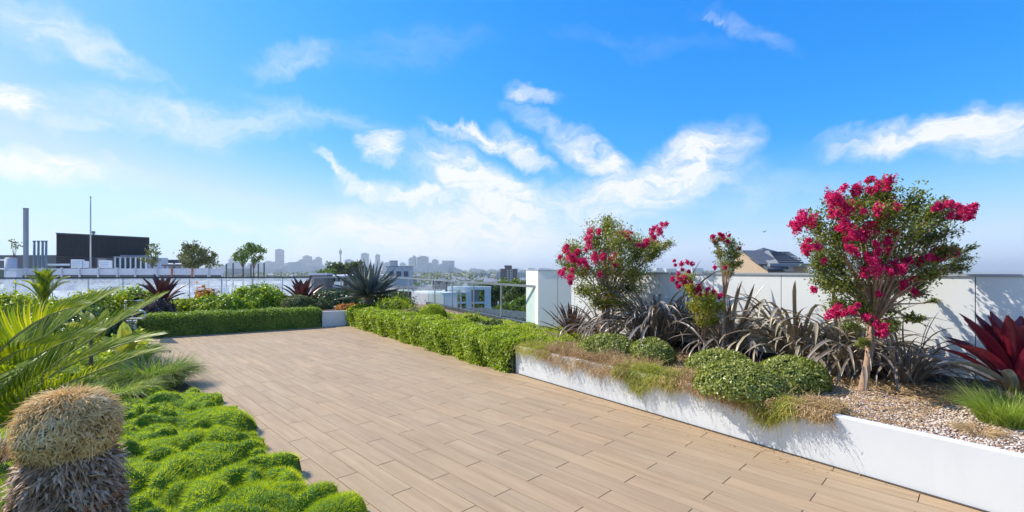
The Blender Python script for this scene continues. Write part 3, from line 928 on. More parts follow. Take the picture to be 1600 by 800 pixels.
# ------------------------------------------------------------------ big single leaves
def leaf_mesh(name, L, W, p0, curl, chan=0.25, nseg=9, prof='strap', pw=1.6, thick=0.0, twist=0.0, cross=2):
    """one long leaf from the origin: rises at pitch p0 and bends down by curl radians; channelled across"""
    s = np.linspace(0, 1, nseg)
    pitch = p0 - curl * s ** pw
    dx, dz = np.cos(pitch), np.sin(pitch)
    ds = L / (nseg - 1)
    x = np.concatenate([[0], np.cumsum((dx[:-1] + dx[1:]) / 2 * ds)])
    z = np.concatenate([[0], np.cumsum((dz[:-1] + dz[1:]) / 2 * ds)])
    if prof == 'strap':
        w = np.minimum(1.0, 0.55 + s * 2.2) * np.clip((1 - s) * 5.0, 0.04, 1) ** 0.7
    elif prof == 'agave':
        w = (0.72 + 0.55 * np.sin(np.pi * np.clip(s * 1.15, 0, 1)) ** 1.0) * np.clip((1 - s) * 1.9, 0.012, 1) ** 0.9
    elif prof == 'brom':
        w = (0.70 + 0.42 * np.sin(np.pi * np.clip(s, 0, 1))) * np.clip((1 - s) * 4.2, 0.03, 1) ** 0.55
    else:
        w = np.sin(np.pi * np.clip(s * 0.96 + 0.04, 0, 1)) ** 0.7
    w = w * W
    cs = np.linspace(-1, 1, cross + 1)
    nx, nz = -np.sin(pitch), np.cos(pitch)
    V = []
    for c in cs:
        lift = chan * w * 0.5 * c ** 2
        V.append(np.stack([x + nx * lift, c * w * 0.5 + twist * s * W, z + nz * lift], 1))
    V = np.stack(V, 1)
    m = cross + 1
    b = (np.arange(nseg - 1) * m)[:, None] + np.arange(cross)[None]
    F = np.stack([b, b + m, b + m + 1, b + 1], -1).reshape(-1, 4)
    VV_ = V.reshape(-1, 3)
    if thick:
        th = thick * W * np.clip((1 - s) * 2, 0.05, 1)
        Vb = np.stack([x - nx * th, np.zeros_like(x) + twist * s * W, z - nz * th], 1)
        n0 = len(VV_)
        VV_ = np.concatenate([VV_, Vb])
        i = np.arange(nseg - 1)
        F1 = np.stack([n0 + i, n0 + i + 1, (i + 1) * m, i * m], -1)
        F2 = np.stack([i * m + cross, (i + 1) * m + cross, n0 + i + 1, n0 + i], -1)
        return mesh_np(name, VV_, [F, F1, F2], True)
    return mesh_np(name, VV_, [F], True)


flax_me = [leaf_mesh('flax_leaf', 1.0, 0.034, R(a), c, 0.5, 11, 'strap', pw, twist=tw) for a, c, pw, tw in
           [(86, 0.5, 1.4, 0), (84, 1.2, 1.6, 1), (80, 1.9, 1.5, -1), (78, 2.5, 1.4, 1), (76, 2.9, 1.2, -.6), (70, 2.3, 1.2, .5), (64, 1.9, 1.0, 0), (82, 3.0, 2.4, 1.2), (58, 1.5, 1.1, -1), (80, 2.6, 2.0, -1.2)]]


def flax(c, n, L, m, label, lean=0.0, spread=0.10, weights=None, wide=1.0, sector=None):
    t = thing('flax_plant', c, label, 'flax plant', 'dark strappy flax plants along the parapet')
    for i in range(n):
        me = random.choices(flax_me, weights)[0] if weights else random.choice(flax_me)
        yaw = i * 2.39996 + random.uniform(-.3, .3)
        if sector: yaw = R(random.uniform(*sector))
        r = spread * math.sqrt(random.random())
        ll = L * random.uniform(0.62, 1.12)
        ob('leaf', me, None, t, loc=(r * math.cos(yaw), r * math.sin(yaw), 0), rot=(random.uniform(-.35, .35), random.uniform(-.14, .14), yaw), scale=(ll, ll * wide * 0.85 * random.uniform(0.8, 1.25), ll))
        me.materials.clear() if False else None
    for ch in t.children: pass
    return t


def setmat(me, m):
    if not me.materials: me.materials.append(m)


for me in flax_me: setmat(me, M['flax'])
flax_pale_me = [me.copy() for me in flax_me]
for me in flax_pale_me: me.materials[0] = M['flax_pale']
droop = [.3, 2, 4, 5, 4, 3, 1.5, 5, 1, 5]
upright = [4, 5, 3, 2, 1, 2, 2, 1, 3, 1]
flax(P(1028, 8.25, ZS), 200, 1.66, None, 'largest dark flax with drooping leaves, behind the two leftmost clipped balls', 0, 0.30, droop, 0.85)
flax(P(942, 8.9, ZS), 70, 1.1, None, 'small brown flax at the foot of the leftmost flowering tree', 0, 0.2, droop, 1.1)
flax(P(1138, 7.3, ZS), 100, 1.22, None, 'upright dark flax below the slim flowering tree', 0, 0.16, upright, 1.1)
_a = flax_me
flax_me = flax_pale_me
flax(P(1246, 6.75, ZS), 160, 1.45, None, 'bronze flax with arching leaves left of the right hand tree', 0, 0.22, droop, 1.0)
flax_me = _a
flax(P(1322, 6.15, ZS), 120, 1.25, None, 'dark flax directly behind the right hand tree trunk', 0, 0.2, droop, 1.0)
flax(P(1412, 5.75, ZS), 115, 1.05, None, 'dark wispy flax between the right hand tree and the red bromeliad', 0, 0.2, None, 0.75)


def rosette(name, c, classes, label, cat, m, L, group=None, tilt=(0, 0), jit=0.08, r0=0.05, only=None, yaws=None):
    """classes: list of (count, pitch deg, curl, scale) from the heart outwards"""
    t = thing(name, c, label, cat, group)
    k = 0
    for (cnt, mes, sc) in classes:
        for i in range(cnt):
            yaw = k * 2.39996 + random.uniform(-.12, .12)
            me = random.choice(mes)
            s = L * sc * random.uniform(0.88, 1.1)
            ob('leaf', me, None, t, loc=(r0 * math.cos(yaw), r0 * math.sin(yaw), 0.012 * L * (len(classes))), rot=(random.uniform(-jit, jit), random.uniform(-jit, jit) + tilt[0], yaw), scale=s)
            k += 1
    return t


def classes_of(mname, prof, W, specs, chan=0.4, thick=0.0, nseg=9, cross=4):
    out = []
    for cnt, pitch, curl, sc, wf in specs:
        mes = []
        for v in range(2):
            me = leaf_mesh(mname, 1.0, W * wf, R(pitch + (v - .5) * 6), curl * (0.8 + 0.4 * v), chan, nseg, prof, 1.6, thick, 0, cross)
            setmat(me, M[mname])
            mes.append(me)
        out.append((cnt, mes, sc))
    return out


ag = classes_of('agave', 'agave', 0.115, [(8, 84, -0.05, 0.75, 0.9), (12, 72, 0.0, 0.95, 1), (14, 56, 0.10, 1.0, 1), (14, 38, 0.15, 1.0, 1), (12, 20, 0.2, 0.95, 1), (10, 4, 0.25, 0.85, 1)], 0.5, 0.35, 10, 4)
AGC = P(577, 15.6, ZS + 0.42)
agv = rosette('agave', AGC, ag, 'big spiky grey green agave at the far corner of the deck', 'agave', None, 1.32, r0=0.07)
MB().tube([(0, 0, -0.45), (0, 0, 0.08)], [0.16, 0.12], 12).build('trunk', M['bark_dark'], agv)

br = classes_of('brom_red', 'brom', 0.175, [(5, 86, 0.05, 0.88, 1), (8, 76, 0.15, 1.0, 1.05), (9, 64, 0.30, 1.03, 1.0), (9, 48, 0.5, 1.0, 0.9)], 0.7, 0, 10, 4)
bg_ = classes_of('brom_grey', 'brom', 0.15, [(9, 36, 0.7, 1.12, 0.7)], 0.7, 0, 10, 4)
brr = rosette('bromeliad', P(1590, 4.5, ZS + 0.16), br + bg_, 'large glossy crimson bromeliad at the right edge of the picture', 'bromeliad', None, 0.76, tilt=(0, 0), r0=0.04)
MB().tube([(0, 0, -0.16), (0, 0, 0.0), (0, 0, 0.10)], [0.11, 0.10, 0.05], 12).build('stem', M['bark_dark'], brr)
bk = classes_of('brom_back', 'brom', 0.17, [(5, 82, 0.1, 0.9, 1), (7, 68, 0.2, 1.0, 1), (7, 54, 0.4, 1.0, 0.9), (4, 34, 0.5, 0.9, 0.8)], 0.6, 0, 8, 2)
rosette('bromeliad', P(255, 14.4, ZS + 0.32), bk, 'dusty red bromeliad standing at the left end of the far hedge', 'bromeliad', None, 0.92)
rosette('bromeliad', P(473, 17.0, ZS + 0.12), bk, 'dusty red bromeliad behind the grey green dome', 'bromeliad', None, 1.0)
bd = classes_of('brom_dark', 'brom', 0.075, [(6, 80, 0.1, 0.8, 1), (9, 62, 0.12, 1.0, 1), (10, 42, 0.15, 1.05, 1), (8, 22, 0.2, 1.0, 1)], 0.6, 0, 8, 2)
rosette('bromeliad', P(893, 9.55, ZS + 0.02), bd, 'dark narrow leaved bromeliad standing beside the white pier', 'bromeliad', None, 0.74)


# ------------------------------------------------------------------ crape myrtles
def myrtle(name, label, Yc, foot_px, blobs, flowers, leafmat, fork=0.45, rad=0.045, dY=0.45, nleaf=300, leaf=0.045, stems=1, cat='tree', seed=1, foot_dx=0.0, trunkmat='bark', fscale=1.0):
    rs = random.Random(seed)
    foot = P(foot_px, Yc, ZS - 0.03)
    t = thing(name, foot, label, cat)
    F = np.array(foot)
    B = []
    for (x, y, r) in blobs:
        rr = r / FPX * Yc
        yy = Yc + rs.uniform(-dY, dY)
        B.append((np.array(PP(x, y, yy)) - F, rr, yy))
    allc = np.array([b[0] for b in B])
    top = allc[:, 2].max()
    # stems to a fork, then one limb to each mass of leaves
    tr = MB()
    low = allc[:, 2].min()
    forks = []
    for s in range(stems):
        a = s * 2.1 + 0.5
        base = Vector((0.05 * s * math.cos(a), 0.05 * s * math.sin(a), 0))
        fk = Vector((allc[:, 0].mean() * 0.35 + 0.10 * s * math.cos(a), allc[:, 1].mean() * 0.35, max(0.2, fork * top)))
        mid = (base + fk) / 2 + Vector((rs.uniform(-.03, .03), rs.uniform(-.03, .03), 0))
        tr.tube([base + Vector((0, 0, -0.02)), base + Vector((0.004, 0, 0.06)), mid, fk], [rad * 1.5, rad * 1.12, rad, rad * 0.82], 10)
        forks.append(fk)
    tr.build('trunk', M[trunkmat], t, True)
    Vs, tips = [], []
    for i, (c, rr, yy) in enumerate(B):
        fk = forks[i % len(forks)]
        c_ = Vector(c)
        out = c_ - fk
        m1 = fk + Vector((out.x * 0.30, out.y * 0.30, max(out.z * 0.5, out.length * 0.18)))
        m2 = fk + Vector((out.x * 0.68, out.y * 0.68, out.z * 0.78 + 0.04))
        lm = MB()
        r0_ = rad * rs.uniform(0.34, 0.5)
        lm.tube([fk - Vector((0, 0, 0.03)), m1, m2, c_], [r0_, r0_ * 0.7, r0_ * 0.45, r0_ * 0.2], 6)
        nt = 9
        u = rand_dir(nt)
        u[:, 2] = np.abs(u[:, 2]) * 0.8 + 0.1 * u[:, 2]
        for k in range(nt):
            e = c_ + Vector(u[k]) * rr * 1.0
            s0 = m2.lerp(c_, rs.uniform(0.1, 0.9))
            md = s0.lerp(e, 0.5) + Vector((0, 0, 0.04 * rr))
            lm.tube([s0, md, e], [r0_ * 0.22, r0_ * 0.16, r0_ * 0.08], 4, False)
            tips.append((np.array(s0), np.array(md), np.array(e), rr))
        lm.build('limb', M[trunkmat], t, True)
    # leaves sit in opposite rows along the twigs and in loose sprays round the tips
    Pn, Dn = [], []
    for (a, b, e, rr) in tips:
        k = max(int(nleaf / 9 * (rr / 0.2) ** 1.3), 10)
        s = rng.uniform(0, 1, k)[:, None]
        p = a * (1 - s) ** 2 + 2 * b * s * (1 - s) + e * s ** 2
        p = p + rng.normal(size=(k, 3)) * rr * 0.25
        d = unit((e - a)[None] * 0.5 / max(rr, 0.05) + rand_dir(k) * 1.0 + np.array([0, 0, 0.1]))
        Pn.append(p)
        Dn.append(d)
    Pn, Dn = np.concatenate(Pn), np.concatenate(Dn)
    nn = len(Pn)
    V, Fq = leaf_geo(Pn, Dn, leaf * rng.uniform(0.6, 1.3, nn), leaf * 0.55, 0.15, up=np.tile([0, 0, 1.0], (nn, 1)))
    ob('crown', mesh_np(name, V, [Fq]), M[leafmat], t, kind='stuff')
    fl2 = []
    for (x, y, r) in flowers:
        fl2.append((x, y, r * 0.68))
        if r > 6: fl2 += [(x + rs.uniform(-1.7, 1.7) * r, y + rs.uniform(-1.3, 1.3) * r, r * rs.uniform(.30, .50)) for _ in range(3)]
    for (x, y, r) in fl2:
        rr = r / FPX * Yc * 0.92 * fscale
        yy = Yc - rs.uniform(0.05, dY * 1.0)
        c = np.array(PP(x, y, yy)) - F
        k = int(130 + 240 * min(rr / 0.09, 2))
        u = rand_dir(k) * (rng.uniform(0.25, 1, k)[:, None] ** 0.5)
        ax = unit(np.array([[rs.uniform(-.7, .7), rs.uniform(-.5, .2), 0.8]]))[0]
        along = rng.uniform(-1, 1, k)
        q = u * rr * (0.80 - 0.28 * along)[:, None] + ax * (along * rr * 0.85)[:, None]
        # little knots of petals
        kn = rng.integers(0, 22, k)
        kc = rng.normal(size=(22, 3)) * rr * 0.62
        q = q * 0.45 + kc[kn] * 0.85 + rng.normal(size=(k, 3)) * rr * 0.08
        V, Fq = leaf_geo(q, rand_dir(k), 0.019 * fscale ** 0.3 * rng.uniform(0.6, 1.3, k), 0.019, 0.3)
        ob('flower_cluster', mesh_np('flower_cluster', V, [Fq]), M['bloom'], t, loc=tuple(c), kind='stuff')
    return t


C_blobs = [(1382, 305, 26), (1345, 318, 24), (1303, 328, 22), (1270, 350, 20), (1335, 340, 32), (1390, 338, 32), (1432, 322, 26), (1452, 345, 26), (1488, 333, 14), (1468, 322, 14),
           (1268, 385, 22), (1300, 375, 32), (1345, 375, 36), (1395, 375, 36), (1440, 375, 32), (1478, 365, 18), (1270, 415, 24), (1305, 415, 34), (1350, 418, 38), (1400, 415, 36), (1445, 408, 28),
           (1485, 395, 18), (1510, 405, 12), (1522, 388, 7), (1500, 420, 12), (1465, 430, 20), (1285, 445, 22), (1320, 452, 30), (1362, 458, 32), (1405, 450, 28), (1440, 445, 16), (1385, 485, 24),
           (1345, 490, 24), (1305, 480, 18), (1440, 462, 10), (1462, 472, 6), (1370, 520, 18), (1402, 515, 16), (1330, 515, 12), (1430, 500, 10), (1442, 500, 7), (1350, 540, 10)]
C_flow = [(1298, 307, 14), (1305, 318, 10), (1343, 295, 11), (1378, 287, 13), (1382, 303, 10), (1270, 344, 15), (1243, 348, 10), (1237, 350, 6), (1326, 323, 14), (1318, 333, 10), (1394, 327, 14), (1388, 318, 9), (1264, 386, 10), (1256, 384, 6), (1346, 364, 14),
          (1332, 366, 8), (1362, 358, 11), (1387, 393, 12), (1400, 363, 8), (1369, 422, 13), (1362, 408, 8), (1412, 420, 10), (1400, 415, 8), (1439, 411, 10), (1475, 318, 9), (1468, 322, 7), (1498, 331, 11), (1510, 330, 10), (1520, 328, 8), (1490, 395, 9),
          (1459, 400, 11), (1474, 398, 7), (1306, 484, 12), (1331, 483, 8), (1353, 494, 8), (1385, 512, 9), (1371, 508, 8), (1412, 444, 10), (1313, 357, 7), (1335, 393, 7), (1288, 406, 5), (1272, 453, 6), (1360, 400, 8), (1350, 330, 6), (1372, 460, 6)]
myrtle('crape_myrtle', 'largest crape myrtle with a pale single trunk and a wide crown of magenta flowers', 5.3, 1347, C_blobs, C_flow, 'myrtle_leaf', 0.36, 0.040, 0.5, 900, 0.040, seed=3)
A_blobs = [(952, 356, 20), (926, 369, 22), (896, 393, 22), (882, 415, 16), (904, 428, 26), (945, 388, 30), (972, 376, 26), (971, 412, 34), (937, 430, 32), (1000, 400, 24), (1014, 383, 14), (1030, 388, 14), (1048, 382, 9),
           (997, 430, 22), (982, 452, 26), (945, 462, 28), (915, 457, 20), (962, 480, 22), (930, 478, 16), (950, 346, 10), (990, 378, 14), (1022, 402, 14), (890, 400, 14)]
A_flow = [(922, 361, 9), (922, 371, 6), (973, 365, 10), (980, 368, 7), (891, 402, 9), (879, 429, 7), (892, 433, 8), (907, 410, 9), (913, 407, 6), (930, 406, 9), (941, 402, 8), (956, 406, 7), (1027, 359, 9), (1032, 364, 7), (1022, 372, 7), (1009, 378, 8), (1005, 384, 6), (919, 386, 8),
          (883, 391, 7), (936, 429, 6), (902, 392, 6), (875, 402, 5)]
myrtle('crape_myrtle', 'bushy crape myrtle with fewer pink flowers nearest the white pier', 8.6, 945, A_blobs, A_flow, 'myrtle_leaf_pale', 0.30, 0.045, 0.55, 620, 0.050, stems=3, seed=5)
B_blobs = [(1118, 375, 7), (1133, 374, 10), (1148, 384, 11), (1125, 396, 12), (1141, 399, 14), (1154, 396, 8), (1130, 415, 13), (1148, 415, 11), (1136, 430, 9), (1155, 412, 6)]
B_flow = [(1114, 370, 6), (1117, 378, 5), (1126, 373, 7), (1131, 371, 4), (1155, 388, 5), (1117, 418, 5), (1133, 418, 4), (1139, 368, 3)]
myrtle('crape_myrtle', 'slim young crape myrtle with a narrow crown between the two big ones', 6.9, 1128, B_blobs, B_flow, 'myrtle_leaf_pale', 0.52, 0.020, 0.16, 720, 0.036, seed=8, fscale=0.7)
D_blobs = [(1066, 437, 9), (1078, 432, 8), (1074, 450, 12), (1092, 463, 14), (1112, 470, 13), (1085, 482, 13), (1105, 492, 15), (1125, 482, 13), (1096, 505, 12), (1120, 503, 9), (1100, 480, 12)]
D_flow = [(1064, 413, 7), (1074, 410, 6), (1080, 412, 6), (1062, 436, 8), (1070, 442, 8), (1060, 428, 6), (1088, 456, 9), (1094, 452, 7), (1060, 448, 6), (1115, 456, 7), (1124, 463, 7), (1106, 451, 6), (1076, 424, 5)]
myrtle('crape_myrtle', 'low young crape myrtle with yellow green leaves under the slim one', 7.0, 1103, D_blobs, D_flow, 'myrtle_yellow', 0.28, 0.018, 0.2, 800, 0.040, stems=2, seed=9, fscale=0.72)


# ------------------------------------------------------------------ trailing plants on the right wall
def trailing(px0, px1, n, L, m, label, hang=0.1, back=0.45, hgt=0.10, seed=0):
    a, b = on_line(px0, CN, dR), on_line(px1, CN, dR)
    d = (b - a)
    Ln = d.length
    d.normalize()
    s = rng.uniform(0, Ln, n)
    o = rng.uniform(-0.07, back, n)
    ed = np.sin(np.pi * np.clip(s / Ln, 0.02, 0.98)) ** 0.8 * (0.75 + 0.25 * np.sin(s * 13 + seed * 5))
    lump = (0.55 + 0.45 * np.sin(s * 9 + seed) * np.sin(o * 11 + seed * 2)) * ed * np.clip((back - o) / 0.25, 0.25, 1)
    z = ZW + hgt * lump * rng.uniform(0.3, 1, n)
    over = o < 0.01
    hmax = hang * (0.35 + 0.65 * np.abs(np.sin(s * 3.3 + seed * 1.3))) * ed
    z = np.where(over, ZW + 0.05 - rng.uniform(0, 1, n) * (hmax + 0.05), z)
    nn = np.array([nR.x, nR.y, 0])
    dd = np.array([d.x, d.y, 0])
    pos = np.array([a.x, a.y, 0])[None] + dd[None] * s[:, None] + nn[None] * o[:, None]
    pos[:, 2] = z
    dirs = rand_dir(n) * 1.0 + np.where(over[:, None], np.array([0, 0, -1.1]) - nn * 0.5, np.array([0, 0, 0.25]))
    D = unit(dirs)
    k = 4
    tt = np.linspace(0, 1, k)
    LL = L * rng.uniform(0.5, 1.3, n) * np.where(rng.uniform(0, 1, n) < 0.06, 2.2, 1.0)
    bend = rand_dir(n) * 0.35 + np.array([0, 0, -0.25])
    C = pos[:, None] + D[:, None] * (LL[:, None] * tt[None])[..., None] + bend[:, None] * (LL[:, None] * tt[None] ** 2)[..., None] * 0.6
    S = unit(np.cross(D, rand_dir(n)))
    W = 0.0042 * (1.1 - tt[None] * 0.6) * rng.uniform(0.7, 1.3, n)[:, None]
    g1 = ribbon_geo(C, S, W)
    # tiny leaves up the stems
    j = rng.integers(0, n, n * 2)
    tpos = C[j, rng.integers(1, k, n * 2)]
    g2 = leaf_geo(tpos, rand_dir(n * 2), 0.016, 0.008, 0.1)
    V, F = join_geo([g1, g2])
    ob('trailing_plant', mesh_np('trailing_plant', V, F), M[m], label=label, cat='trailing plant', kind='stuff')


trailing(806, 860, 3500, 0.10, 'trail', 'greenish trailing plant where the right hedge ends', 0.10, 0.5, 0.14, 1)
trailing(840, 985, 13000, 0.11, 'dry', 'straw coloured trailing plant in front of the leftmost clipped balls', 0.22, 0.75, 0.16, 2)
trailing(962, 1060, 8000, 0.09, 'trail', 'green trailing clump hanging lowest down the white wall', 0.27, 0.30, 0.13, 3)
trailing(1035, 1130, 6000, 0.09, 'dry', 'dry trailing plant left of the largest clipped ball', 0.13, 0.55, 0.10, 4)
trailing(1118, 1215, 6500, 0.09, 'dry', 'tan trailing plant under the largest clipped ball', 0.12, 0.35, 0.10, 5)
trailing(1165, 1250, 5000, 0.09, 'trail', 'green tipped trailing strands hanging right of the largest clipped ball', 0.24, 0.12, 0.08, 6)
trailing(1235, 1300, 4200, 0.08, 'dry', 'last dry trailing plant before the bare gravel', 0.04, 0.40, 0.07, 7)


# straw and litter over the soil of the right bed, with pebbles towards the camera
def scatter_bed(px0, px1, o0, o1, n):
    a, b = on_line(px0, CN, dR), on_line(px1, CN, dR)
    d = b - a
    s = rng.uniform(0, 1, n)
    o = rng.uniform(o0, o1, n)
    q = np.array([a.x, a.y])[None] + np.array([d.x, d.y])[None] * s[:, None] + np.array([nR.x, nR.y])[None] * o[:, None]
    return q


q = scatter_bed(820, 1420, 0.12, 2.2, 16000)
D = unit(rand_dir(len(q)) * np.array([1, 1, 0.25]) + np.array([0, 0, 0.08]))
V, F = leaf_geo(np.concatenate([q, np.full((len(q), 1), ZS + 0.01) + rng.uniform(0, 0.025, (len(q), 1))], 1), D, 0.07 * rng.uniform(0.4, 1.4, len(q)), 0.009, 0.3)
ob('straw_litter', mesh_np('straw_litter', V, [F]), M['dry'], label='straw and dry leaf litter lying over the right bed', cat='litter', kind='stuff')

q = np.concatenate([scatter_bed(1235, 1760, 0.105, 1.5, 15000), scatter_bed(1180, 1300, 0.3, 1.6, 2200)])
n = len(q)
oct_ = np.array([[1, 0, 0], [0, 1, 0], [-1, 0, 0], [0, -1, 0], [0.1, 0.1, 0.8], [0, 0, -0.8]], float)
of = np.array([[0, 1, 4], [1, 2, 4], [2, 3, 4], [3, 0, 4], [1, 0, 5], [2, 1, 5], [3, 2, 5], [0, 3, 5]])
sz = rng.uniform(0.007, 0.018, (n, 1, 1)) * rng.uniform(0.6, 1.25, (n, 1, 3)) * np.array([1, 1, 0.6])
aa = rng.uniform(0, 2 * np.pi, n)
ca, sa = np.cos(aa)[:, None], np.sin(aa)[:, None]
vv = oct_[None] * sz * rng.uniform(0.75, 1.25, (n, 6, 1))
vx, vy = vv[..., 0] * ca - vv[..., 1] * sa, vv[..., 0] * sa + vv[..., 1] * ca
vz = vv[..., 2] + rng.uniform(-.35, .35, (n, 1)) * vv[..., 0] + ZS + rng.uniform(0.0, 0.022, (n, 1))
V = np.stack([vx + q[:, :1], vy + q[:, 1:], vz], -1).reshape(-1, 3)
F = (of[None] + (np.arange(n) * 6)[:, None, None]).reshape(-1, 3)
ob('gravel', mesh_np('gravel', V, [F]), M['gravel'], label='pinkish pebble gravel covering the near end of the right bed', cat='gravel', kind='stuff')


n = 110
sq = rng.uniform(0, 1, n)
a__, b__ = on_line(900, CN, dR), on_line(1400, CN, dR)
oq = -0.01 - 0.45 * rng.uniform(0, 1, n) ** 3
q = np.array([a__.x, a__.y])[None] + np.array([(b__ - a__).x, (b__ - a__).y])[None] * sq[:, None] + np.array([nR.x, nR.y])[None] * oq[:, None]
D = unit(rand_dir(n) * np.array([1, 1, 0.12]))
V, F = leaf_geo(np.concatenate([q, np.full((n, 1), 0.006)], 1), D, 0.028 * rng.uniform(.5, 1.3, n), 0.011, 0.3, up=np.tile([0, 0, 1.0], (n, 1)))
ob('fallen_leaves', mesh_np('fallen_leaves', V, [F]), M['dry'], label='few dry leaves fallen along the foot of the white planter wall', cat='fallen leaves', kind='stuff')


def tussock(name, c, n, L, rad, m, label, droop_=0.9, spread=0.6, w=0.006, tips=None, dome=0.0, cat='grass tussock'):
    t = thing(name, c, label, cat)
    a = rng.uniform(0, 2 * np.pi, n)
    r = rad * np.sqrt(rng.uniform(0, 1, n))
    base = np.stack([r * np.cos(a), r * np.sin(a), np.zeros(n)], 1)
    out = np.stack([np.cos(a), np.sin(a), np.zeros(n)], 1)
    V, F = blades(base, L, spread, droop_, w, 5, out, 0.6)
    ob('blades', mesh_np(name, V, [F]), M[m], t, kind='stuff')
    if tips:
        k = n // 5
        V, F = blades(base[:k], L * 1.18, spread * 1.15, droop_ * 1.1, w * 0.7, 5, out[:k], 0.6)
        ob('seed_heads', mesh_np(name, V, [F]), M[tips], t, kind='stuff')
    return t


tussock('grass_tussock', P(1572, 4.15, ZS - 0.01), 1500, 0.42, 0.17, 'tussock_bright', 'lime green grass tussock in front of the crimson bromeliad', 0.5, 0.55, 0.006)
tussock('grass_tussock', P(1530, 3.95, ZS - 0.01), 600, 0.17, 0.10, 'dry', 'small straw coloured tuft left of the lime green tussock', 1.0, 0.9, 0.004)
tussock('grass_tussock', P(1700, 3.9, ZS - 0.01), 900, 0.40, 0.2, 'tussock_bright', 'lime green tussock at the far right end of the bed', 0.6, 0.6, 0.006)

# ------------------------------------------------------------------ left lawn of fine mounded grass
NU = U
EDGE = VV


def to_world(s, o):
    """s along the boards from M0, o to the left of the deck edge"""
    return np.array([M0.x, M0.y])[None] + np.array([U.x, U.y])[None] * s[:, None] - np.array([VV.x, VV.y])[None] * o[:, None]


S0, S1, O1 = -3.2, 4.55, 3.6
mnd = []
tries = 0
while len(mnd) < 420 and tries < 30000:
    tries += 1
    s, o = random.uniform(S0, S1 + 0.3), random.uniform(0.06, O1) if random.random() > 0.12 else random.uniform(0.04, 0.14)
    r = random.uniform(0.08, 0.27) if random.random() < .7 else random.uniform(.07, .13)
    if all((s - a) ** 2 + (o - b) ** 2 > (0.50 * (r + rr)) ** 2 for a, b, rr, h, an in mnd):
        mnd.append((s, o, r, random.uniform(0.08, 0.20) * (0.75 + r * 1.6), random.gauss(0.9, 0.5)))
mnd = np.array(mnd)


def lawn_z(s, o):
    z = np.zeros_like(s)
    wq = np.clip(o * 4, 0, 1)
    sw = s + wq * (0.055 * np.sin(o * 9.1 + s * 3.3) + 0.030 * np.sin(o * 21 - s * 13))
    ow = o + wq * (0.050 * np.sin(s * 8.3 + 1.7) + 0.025 * np.sin(s * 19 + o * 15))
    for (a, b, r, h, an) in mnd:
        ds, do = sw - a, ow - b
        ca_, sa_ = math.cos(an), math.sin(an)
        e1, e2 = (ds * ca_ + do * sa_) / (r * 1.5), (-ds * sa_ + do * ca_) / (r * 0.80)
        q2 = e1 ** 2 + e2 ** 2
        z = np.maximum(z, h * np.sqrt(np.clip(1 - q2, 0, 1)) ** 1.25)
    base = 0.035 + 0.015 * np.sin(s * 3.1) + 0.012 * np.sin(o * 5.3 + s) + 0.03 * np.clip(o, 0, 2)
    z = np.maximum(z + 0.5 * base, base)
    return z


ns, no = 300, 150
ss, oo = np.meshgrid(np.linspace(S0, S1, ns), np.linspace(-0.30, O1, no), indexing='ij')
zz = lawn_z(ss.ravel(), oo.ravel())
inside = np.ones(ns * no, bool)
wob = 0.06 * np.sin(ss.ravel() * 7.0) + 0.03 * np.sin(ss.ravel() * 17)
zm = np.zeros(ns * no)
for (a, b, r, h, an) in mnd:
    zm = np.maximum(zm, (((ss.ravel() - a) ** 2 + (oo.ravel() - b) ** 2) < (r * 0.98) ** 2) * 1.0)
keep = (oo.ravel() > 0.02) | (zm > 0)
w = to_world(ss.ravel(), oo.ravel())
zz2 = np.where(keep, zz, -0.03)
V = np.concatenate([w, zz2[:, None] - 0.012], 1)
i = (np.arange(ns - 1) * no)[:, None] + np.arange(no - 1)[None]
Fq = np.stack([i, i + 1, i + no + 1, i + no], -1).reshape(-1, 4)
lawn = ob('lawn', mesh_np('lawn', V, [Fq], True), M['grass_base'], label='mounded fine green lawn along the left edge of the deck', cat='lawn', kind='stuff')
n = 330000
s = rng.uniform(S0, S1, n)
o = -0.16 + (O1 + 0.16) * rng.uniform(0, 1, n) ** 1.15
near = to_world(s, o)
dist = np.linalg.norm(near, axis=1)
ok = rng.uniform(0, 1, n) < np.clip(1.0 - (dist - 3.0) * 0.13, 0.38, 1)
ang = np.abs(near[:, 0]) / np.maximum(near[:, 1], 0.05)
ok &= (near[:, 1] > 1.3) & (ang < 1.45)
zmk = np.zeros(n)
for (a, b, r, h, an) in mnd:
    zmk = np.maximum(zmk, ((s - a) ** 2 + (o - b) ** 2 < (r * 1.0) ** 2) * 1.0)
ok &= (o > 0.0) | (zmk > 0)
s, o, near = s[ok], o[ok], near[ok]
n = len(s)
z = lawn_z(s, o)
e = 0.012
gs, go = (lawn_z(s + e, o) - z) / e, (lawn_z(s, o + e) - z) / e
nor = np.array([0, 0, 1.0])[None] - gs[:, None] * np.array([U.x, U.y, 0])[None] + go[:, None] * np.array([VV.x, VV.y, 0])[None]
nor = unit(nor)
nor[:, 2] = np.maximum(nor[:, 2], 0.12)
lean = unit(nor * 1.0 + 0.42 * rand_dir(n) + np.array([0, 0, 0.25]))
k = 3
tt = np.linspace(0, 1, k)
LL = rng.uniform(0.018, 0.042, n)
bend = unit(nor * np.array([1, 1, 0]) + 0.5 * rand_dir(n) + 1e-3) * 0.45
root = np.concatenate([near, (z - 0.014)[:, None]], 1)
C = root[:, None] + lean[:, None] * (LL[:, None] * tt)[..., None] + bend[:, None] * (LL[:, None] * tt ** 2)[..., None]
C[..., 2] -= (LL[:, None] * tt ** 2) * 0.25
S = unit(np.cross(lean, rand_dir(n)))
W = 0.0034 * (1.05 - tt[None]) * (0.8 + 0.07 * np.linalg.norm(near, axis=1))[:, None]
V, F = ribbon_geo(C, S, W)
ob('grass_blades', mesh_np('grass_blades', V, [F]), M['grass'], lawn, kind='stuff')

